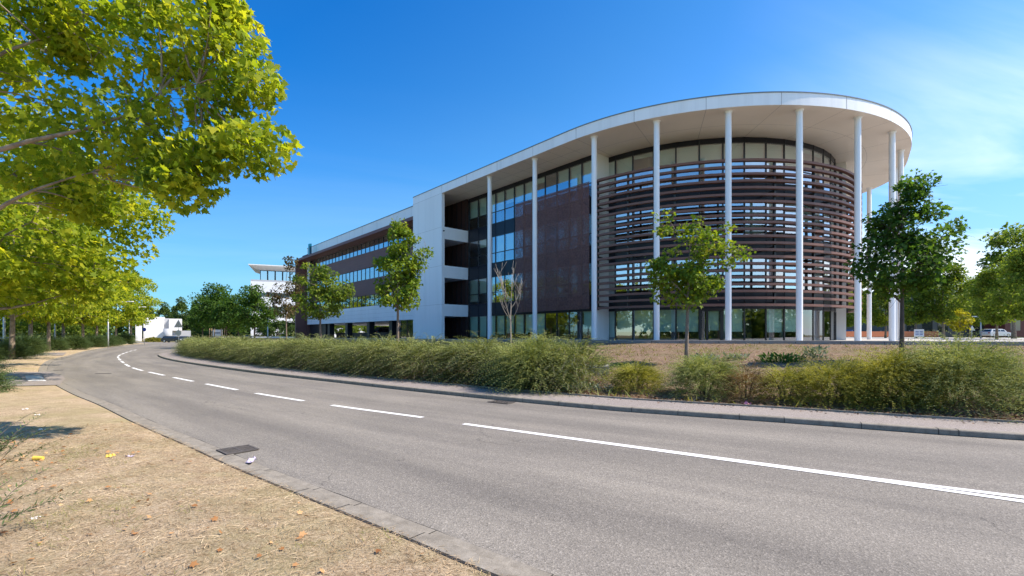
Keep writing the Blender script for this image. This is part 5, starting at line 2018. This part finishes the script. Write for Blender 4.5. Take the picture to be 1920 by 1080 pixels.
# ------------------------------------------------------------------ cars
def car(loc, rz, paint, label, L=4.2, W=1.75, H=1.45, hatch=True, group='parked cars'):
    root = empty('parked_car', loc, rz)
    hl_, hw = L / 2, W / 2
    # side outline, front at +x
    low = [(-hl_, 0.35), (-hl_ - 0.02, 0.62), (-hl_ + 0.05, 0.92), (-hl_ + 0.55, 0.98), (hl_ - 1.15, 0.95), (hl_ - 0.35, 0.82), (hl_ - 0.02, 0.62), (hl_, 0.36), (hl_ - 0.1, 0.22), (-hl_ + 0.1, 0.22)]
    m = MB()

    def loft(prof, ys, sc):
        b = len(m.v)
        n = len(prof)
        for y_, k in zip(ys, sc):
            for (x_, z_) in prof:
                m.v.append((x_ * k, y_, 0.55 + (z_ - 0.55) * (0.6 + 0.4 * k)))
        for a_ in range(len(ys) - 1):
            for i in range(n):
                j = (i + 1) % n
                m.f.append([b + a_ * n + i, b + a_ * n + j, b + (a_ + 1) * n + j, b + (a_ + 1) * n + i])
                m.m.append(0)
        m.f.append([b + i for i in range(n)][::-1])
        m.f.append([b + (len(ys) - 1) * n + i for i in range(n)])
        m.m += [0, 0]
    loft(low, [-hw, -hw + 0.12, hw - 0.12, hw], [0.965, 1.0, 1.0, 0.965])
    m.build('body', paint, root, bevel=0.03)
    m = MB()
    rb = -hl_ + (0.22 if hatch else 0.6)
    A = [(rb, 0.93), (rb + 0.32, H - 0.04), (rb + 0.7, H), (0.35, H), (0.75, H - 0.10), (hl_ - 1.0, 0.93)]
    b = len(m.v)
    for y_, ins in ((-hw + 0.06, 0), (hw - 0.06, 0)):
        for (x_, z_) in A:
            k = (z_ - 0.93) / (H - 0.93)
            m.v.append((x_, y_ * (1 - 0.16 * k), z_))
    n = len(A)
    for i in range(n):
        j = (i + 1) % n
        m.f.append([b + i, b + j, b + n + j, b + n + i])
        m.m.append(0)
    m.f.append([b + i for i in range(n)][::-1])
    m.f.append([b + n + i for i in range(n)])
    m.m += [0, 0]
    cab = m.build('cabin', paint, root, bevel=0.03)
    for sg in (-1, 1):
        m = MB()
        y0, y1 = (hw - 0.055) * sg, (hw - 0.06) * 0.865 * sg
        for (xa, xb, xc, xd) in ((rb + 0.30, rb + 0.50, -0.12, -0.12), (-0.04, -0.04, 0.62, hl_ - 1.25)):
            pts = [(xa, y0, 0.98), (xd, y0, 0.98), (xc, y1 + 0.01 * sg, H - 0.12), (xb, y1 + 0.01 * sg, H - 0.12)]
            m.poly(pts if sg < 0 else pts[::-1])
        m.build('side_window', M['car_glass'], cab)
    m = MB()
    m.poly([(hl_ - 0.98, -hw + 0.2, 0.95), (hl_ - 0.98, hw - 0.2, 0.95), (0.80, hw - 0.32, H - 0.10), (0.80, -hw + 0.32, H - 0.10)])
    m.build('windscreen', M['car_glass'], cab)
    m = MB()
    m.poly([(rb - 0.02, hw - 0.2, 0.98), (rb - 0.02, -hw + 0.2, 0.98), (rb + 0.28, -hw + 0.3, H - 0.08), (rb + 0.28, hw - 0.3, H - 0.08)])
    m.build('rear_window', M['car_glass'], cab)
    for sx in (-hl_ + 0.78, hl_ - 0.82):
        for sg in (-1, 1):
            m = MB()
            yy = (hw - 0.10) * sg
            ring = [(0.0, 0.31), (0.2, 0.31)]
            m.tube([(sx, yy - 0.1, 0.31), (sx, yy + 0.1, 0.31)], [0.31, 0.31], 20)
            wh = m.build('wheel', M['rubber'], root)
            m = MB()
            m.tube([(sx, yy + 0.09 * sg, 0.31), (sx, yy + 0.108 * sg, 0.31)], [0.20, 0.18], 14)
            m.build('rim', M['rim'], wh)
    for sg in (-1, 1):
        m = MB()
        m.box(-hl_ - 0.03, sg * (hw - 0.22) - 0.13, 0.68, -hl_ + 0.06, sg * (hw - 0.22) + 0.13, 0.88)
        m.build('tail_light', M['lamp_red'], root, bevel=0.01)
        m = MB()
        m.box(hl_ - 0.16, sg * (hw - 0.28) - 0.16, 0.58, hl_ + 0.005, sg * (hw - 0.28) + 0.16, 0.72)
        m.build('headlight', M['metal_white'], root, bevel=0.01)
    return tag(root, label, 'car', group)


car((-43.7, 41.5, 0.04), radians(-10), M['car_blue'], 'dark blue car half hidden behind a verge shrub on the left')
car(at(470, 92, 0.12), radians(5), M['car_dark'], 'dark saloon car behind the hedge, before the far white office', hatch=False)
car(at(352, 112, 0.0), radians(0), M['car_grey'], 'small grey car beyond the junction, right of the triangular sign')
car(at(324, 108, 0.0), radians(5), M['car_dark'], 'dark car beyond the junction, left of the triangular sign')
car(at(1868, 84, 1.3), radians(3), M['car_white'], 'white car parked far behind the right hand shrubs')
car(at(1590, 96, 1.3), radians(0), M['car_blue'], 'blue car far away, seen just right of the white pier')
wx = BO[0] + -15.6 * 0.663 + 6.2 * 0.748
wy = BO[1] - -15.6 * 0.748 + 6.2 * 0.663
car((wx, wy, 1.3), ANG + radians(88), M['car_grey'], 'grey car parked in the open ground floor of the left wing', H=1.55)
wx = BO[0] + -22.5 * 0.663 + 6.2 * 0.748
wy = BO[1] - -22.5 * 0.748 + 6.2 * 0.663
car((wx, wy, 1.3), ANG + radians(90), M['car_dark'], 'black car parked deep in the open ground floor of the left wing', H=1.5)


# ------------------------------------------------------------------ signs, boards, fence
def pole_sign(name, loc, h, kind, label, mat='metal_grey', size=0.45, rz=0.0):
    root = empty(name, loc, rz)
    m = MB()
    m.tube([(0, 0, -0.05), (0, 0, h)], [0.035, 0.035], 8)
    m.build('pole', M['metal_grey'], root, smooth=True)
    m = MB()
    n = {'tri': 3, 'round': 20, 'square': 4}[kind]
    pts = []
    for k in range(n):
        a = pi / 2 + 2 * pi * k / n + (pi / 4 if kind == 'square' else 0)
        pts.append((cos(a) * size, sin(a) * size))
    zc = h - size * (0.55 if kind == 'tri' else 0.9)
    b = len(m.v)
    m.v += [(x_, -0.05, zc + z_) for x_, z_ in pts] + [(x_, -0.038, zc + z_) for x_, z_ in pts]
    for i in range(n):
        j = (i + 1) % n
        m.f.append([b + i, b + j, b + n + j, b + n + i][::-1])
        m.m.append(0)
    m.f.append([b + i for i in range(n)][::-1])
    m.f.append([b + n + i for i in range(n)])
    m.m += [0, 0]
    m.build('sign_plate', M[mat], root)
    return tag(root, label, 'road sign')


ys = pole_sign('road_sign', at(335, 62, 0.0), 3.4, 'tri', 'grey back of a triangular road sign with a round plate below, left', size=0.68)
m = MB()
zc = 1.95
pts = [(cos(2 * pi * k / 20) * 0.38, sin(2 * pi * k / 20) * 0.38) for k in range(20)]
m.v += [(x_, -0.06, zc + z_) for x_, z_ in pts] + [(x_, -0.045, zc + z_) for x_, z_ in pts]
for i in range(20):
    j = (i + 1) % 20
    m.f.append([i, j, 20 + j, 20 + i][::-1])
    m.m.append(0)
m.f += [list(range(20))[::-1], list(range(20, 40))]
m.m += [0, 0]
m.build('round_plate', M['metal_grey'], ys)
pole_sign('road_sign', at(271, 80, 0.0), 2.9, 'round', 'round blue road sign before the white low building', mat='blue_sign', size=0.32)
pole_sign('road_sign', at(1822, 50, 1.3), 1.25, 'tri', 'small triangular road sign seen from behind, beside the yellow tree', size=0.36)


def board(loc, w, h, zb, label, rows=True, posts=2, rz=0.0, blue=False):
    root = empty('notice_board', loc, rz)
    m = MB()
    m.box(-w / 2, -0.03, zb, w / 2, 0.0, zb + h)
    m.build('panel', M['metal_white'], root, bevel=0.005)
    m = MB()
    if rows:
        for k in range(3):
            z_ = zb + h * (0.25 + 0.22 * k)
            m.box(-w * 0.38, -0.034, z_, -w * 0.05, -0.031, z_ + h * 0.08)
            m.box(w * 0.05, -0.034, z_, w * 0.38, -0.031, z_ + h * 0.08)
    else:
        m.box(-w * 0.3, -0.034, zb + h * 0.45, w * 0.3, -0.031, zb + h * 0.58)
    m.build('printed_rows', M['navy'] if not rows else M['blue_sign'], root)
    for k in range(posts):
        m = MB()
        x_ = -w / 2 + 0.1 + (w - 0.2) * k / max(1, posts - 1)
        m.box(x_ - 0.03, 0.002, -0.1, x_ + 0.03, 0.06, zb + h)
        m.build('leg', M['metal_grey'], root)
    return tag(root, label, 'board')


board(at(1723, 46, 1.3), 0.95, 0.72, 0.22, 'white board with rows of blue print behind the dark maple trunk')
board(at(408, 55, 0.5), 1.1, 0.75, 1.05, 'white notice board among the wooden stakes behind the hedge', rows=False)
for i, (px, lb) in enumerate([(393, 'leftmost wooden stake near the white notice board'), (397, 'second wooden stake, just left of the notice board'), (402, 'wooden stake in front of the left half of the board'),
                              (415, 'wooden stake in front of the right half of the board'), (421, 'rightmost wooden stake near the notice board')]):
    m = MB()
    m.tube([(0, 0, -0.05), (0, 0, 2.05)], [0.055, 0.045], 8)
    o = m.build('wooden_stake', M['wood'])
    o.location = at(px, 54, 0.4)
    tag(o, lb, 'stake', 'wooden stakes behind the hedge')
# orange barrier netting far right, white kerb beam far left
fe = empty('barrier_fence', at(1660, 80, 1.3), 0)
m = MB()
m.box(-8, -0.01, 0.1, 9, 0.01, 1.0)
m.build('netting', M['orange_net'], fe)
for k in range(8):
    m = MB()
    m.tube([(-8 + 2.43 * k, 0.03, 0), (-8 + 2.43 * k, 0.03, 1.15)], [0.03, 0.03], 6)
    m.build('post', M['metal_grey'], fe)
tag(fe, 'long low orange barrier fence far behind the right hand columns', 'fence')
m = MB()
m.box(-4.5, -0.1, 0, 4.5, 0.1, 0.55)
o = m.build('low_wall', M['far_white'], bevel=0.02)
o.location = at(523, 80, 0.85)
tag(o, 'low white wall beyond the hedge, left of the brown wing end', 'wall')

# ------------------------------------------------------------------ far buildings
fo = empty('office_block', ((470 - 960) / 889 * 110, 110, 0), math.atan2(3.6, 8.6))
m = MB()
for (b, t) in ((0, 3.4), (4.6, 7.2), (8.4, 10.6), (11.6, 14.2)):
    m.box(0, 0, b, 34, 14, t, 0)
m.box(0, 0, 14.2, 34, 14, 14.6, 1)
m.build('wall', [M['far_white'], M['far_grey']], fo)
for (b, t) in ((3.4, 4.6), (7.2, 8.4), (10.6, 11.6)):
    m = MB()
    m.box(0.3, 0.25, b, 33.7, 13.7, t, 0)
    for u in np.arange(0.3, 33, 1.5):
        m.box(u, 0.2, b, u + 0.12, 0.25, t, 1)
    m.build('window_band', [M['car_glass'], M['dark_frame']], fo)
m = MB()
m.box(1.8, 1.5, 14.6, 32, 12, 17.0, 0)
m.build('attic_glazing', M['spandrel'], fo)
for i in range(12):
    m = MB()
    u = 1.8 + 1.6 * i
    m.poly([(u + 0.15, 1.46, 14.75), (u + 1.45, 1.46, 14.75), (u + 1.45, 1.46, 16.85), (u + 0.15, 1.46, 16.85)])
    m.build('window', M['glass_ribbon'], fo)
m = MB()
b = 0
m.v += [(-0.4, -0.9, 17.85), (34, -0.9, 17.85), (34, 14, 17.85), (-0.4, 14, 17.85), (-0.4, -0.9, 18.05), (34, -0.9, 18.05), (34, 14, 18.05), (-0.4, 14, 18.05),
        (1.7, 1.45, 17.0), (32.2, 1.45, 17.0), (32.2, 12.2, 17.0), (1.7, 12.2, 17.0)]
m.f += [[0, 1, 5, 4], [1, 2, 6, 5], [2, 3, 7, 6], [3, 0, 4, 7], [4, 5, 6, 7], [0, 8, 9, 1], [1, 9, 10, 2], [2, 10, 11, 3], [3, 11, 8, 0], [8, 11, 10, 9]]
m.m += [0] * 10
m.build('roof', M['far_white'], fo)
tag(fo, 'far white office block with a glazed top floor under a thin flaring roof', 'building')

wb = empty('low_building', ((278 - 960) / 889 * 128, 128, 0), radians(34))
m = MB()
m.prism([(-1.0, 0), (3.4, 0), (3.4, 7), (-1.0, 7)], 0, 6.6)
m.build('left_block', M['far_white'], wb)
m = MB()
m.box(4.5, 0.5, 2.9, 7.4, 7, 6.2)
m.build('upper_block', M['far_white'], wb)
m = MB()
m.box(3.4, 1.5, 0, 4.5, 7, 6.3)
m.box(4.5, 1.2, 0, 9.5, 7, 2.9)
m.build('recess', M['far_grey'], wb)
m = MB()
m.tube([(4.3, -1.2, 0), (4.3, -1.2, 3.4)], [1.0, 1.0], 20)
m.build('round_porch', M['far_grey'], wb, smooth=True)
m = MB()
m.prism([(-2.6, -1.5), (-1.4, -1.5), (-1.4, 2), (-2.6, 2)], 0, 4.6)
m.build('gable_wall', M['far_white'], wb)
tag(wb, 'low white cubic building beyond the junction at the end of the road', 'building')
db = empty('dark_hall', at(1700, 92, 1.3), 0)
m = MB()
m.box(-4, 0, 0, 18, 14, 8.6)
m.build('wall', M['dark_building'], db)
m = MB()
m.box(-4.3, -0.4, 8.6, 18.3, 14.3, 9.1)
m.build('roof', M['far_grey'], db)
for i in range(7):
    m = MB()
    m.box(-3 + 3 * i, -0.03, 1.0, -1 + 3 * i, 0.0, 4.5)
    m.build('window', M['car_glass'], db)
tag(db, 'dark flat roofed hall behind the trees on the right', 'building')
rb_ = empty('brown_building', at(1935, 88, 1.3), 0)
m = MB()
m.box(-5, 0, 0, 14, 10, 5.4)
m.build('wall', M['red_brown'], rb_)
m = MB()
m.box(-5.2, -0.3, 5.4, 14.2, 10.3, 5.7)
m.build('roof', M['far_grey'], rb_)
for i in range(4):
    m = MB()
    m.box(-4 + 3 * i, -0.03, 1.2, -2.2 + 3 * i, 0.0, 3.6)
    m.build('window', M['car_glass'], rb_)
tag(rb_, 'red brown building at the right edge behind the tall tree', 'building')
# planted island beyond the junction
isl = shrub('island_shrub', ((288 - 960) / 889 * 112, 112, 0), 2.6, 1.4, 1.3, 700, 8, 0.22, M['shrub_olive'], 110)
tag(isl, 'low wide bush on the island in front of the white low building', 'shrub')


# ------------------------------------------------------------------ drains and litter
def grate(loc, w, l, rz, label):
    root = empty('drain_grate', loc, rz)
    m = MB()
    m.box(-w / 2, -l / 2, 0, w / 2, -l / 2 + 0.03, 0.014)
    m.box(-w / 2, l / 2 - 0.03, 0, w / 2, l / 2, 0.014)
    m.box(-w / 2, -l / 2 + 0.03, 0, -w / 2 + 0.03, l / 2 - 0.03, 0.014)
    m.box(w / 2 - 0.03, -l / 2 + 0.03, 0, w / 2, l / 2 - 0.03, 0.014)
    m.build('rim', M['iron'], root)
    m = MB()
    n = 7
    for i in range(n):
        x_ = -w / 2 + 0.03 + (w - 0.06) * (i + 0.5) / n
        m.box(x_ - 0.011, -l / 2 + 0.03, 0.002, x_ + 0.011, l / 2 - 0.03, 0.012)
    m.box(-w / 2 + 0.03, -0.012, 0.003, w / 2 - 0.03, 0.012, 0.0135)
    m.build('bars', M['iron'], root)
    m = MB()
    m.poly([(-w / 2 + 0.01, -l / 2 + 0.01, 0.001), (w / 2 - 0.01, -l / 2 + 0.01, 0.001), (w / 2 - 0.01, l / 2 - 0.01, 0.001), (-w / 2 + 0.01, l / 2 - 0.01, 0.001)])
    m.build('pit', M['crack'], root)
    return tag(root, label, 'drain')


grate((-4.03, 6.97, 0.009), 0.42, 0.44, radians(-41), 'rusty iron drain grate in the left gutter near the camera')
grate((-0.27, 11.92, 0.006), 0.62, 0.34, radians(-35), 'dark iron drain grate at the foot of the right kerb')
m = MB()
for (xa, xb, py) in ((178, 209, 700.2), (100, 119, 694.0)):
    q = [gp(xa, py + 0.8), gp(xb, py + 0.4), gp(xb, py - 0.4), gp(xa, py + 0.1)]
    m.poly([(x_, y_, 0.005) for x_, y_ in q])
structure(m.build('road_dark_strip', M['crack']))  # two thin dark strips lying flat on the road


def crumple(name, loc, size, mat, seed, label, cat='litter', el=(1, 0.6, 0.3)):
    r = np.random.default_rng(seed)
    m = MB()
    n = 7
    b = []
    G = np.zeros((n, 5, 3))
    for i in range(n):
        for j in range(5):
            G[i, j] = ((i / (n - 1) - 0.5) * size * el[0] + r.normal() * size * 0.03, (j / 4 - 0.5) * size * el[1] + r.normal() * size * 0.03,
                       abs(r.normal()) * size * el[2] * 0.5 + 0.004)
    o = grid(name, G, M[mat], smooth=False)
    o.location = loc
    o.rotation_euler = (0, 0, r.random() * 3)
    return tag(o, label, cat, 'litter on the ground')


def gpt(px, py, z=0.07):
    x_, y_ = sh(px, py, z)
    return (x_, y_, z)


crumple('crumpled_wrapper', gpt(469, 866, 0.03), 0.16, 'lilac', 1, 'lilac wrapper lying on the gutter below the drain grate')
crumple('paper_scrap', gpt(78, 807), 0.09, 'paper', 2, 'white paper scrap on the verge, above the yellow carton')
crumple('paper_scrap', gpt(47, 768), 0.09, 'paper', 3, 'farthest pale paper scrap on the verge')
crumple('paper_scrap', gpt(70, 779), 0.08, 'paper', 4, 'pale paper scrap between the two other far scraps')
crumple('paper_scrap', gpt(68, 973), 0.08, 'paper', 5, 'white crumpled tissue near the bottom left twigs')
crumple('paper_scrap', gpt(243, 857), 0.09, 'lilac', 6, 'small bluish scrap on the verge right of the yellow leaf')
crumple('yellow_leaf', gpt(207, 857), 0.13, 'yellow', 7, 'large bright yellow leaf lying on the verge', cat='leaf')
sx, sy = sh(1392, 757, 0.11)
crumple('pink_wrapper', (sx, sy - 0.15, 0.115), 0.22, 'pink', 8, 'pink wrapper on the pavement in front of the brown shrub')
m = MB()
m.tube([(-0.055, 0, 0.03), (0.055, 0, 0.026)], [0.030, 0.024], 14)
o = m.build('yellow_cup', M['yellow'])
o.location = gpt(72, 863, 0.06)
o.rotation_euler = (0, 0, radians(8))
tag(o, 'yellow and white paper cup lying on the verge', 'cup', 'litter on the ground')
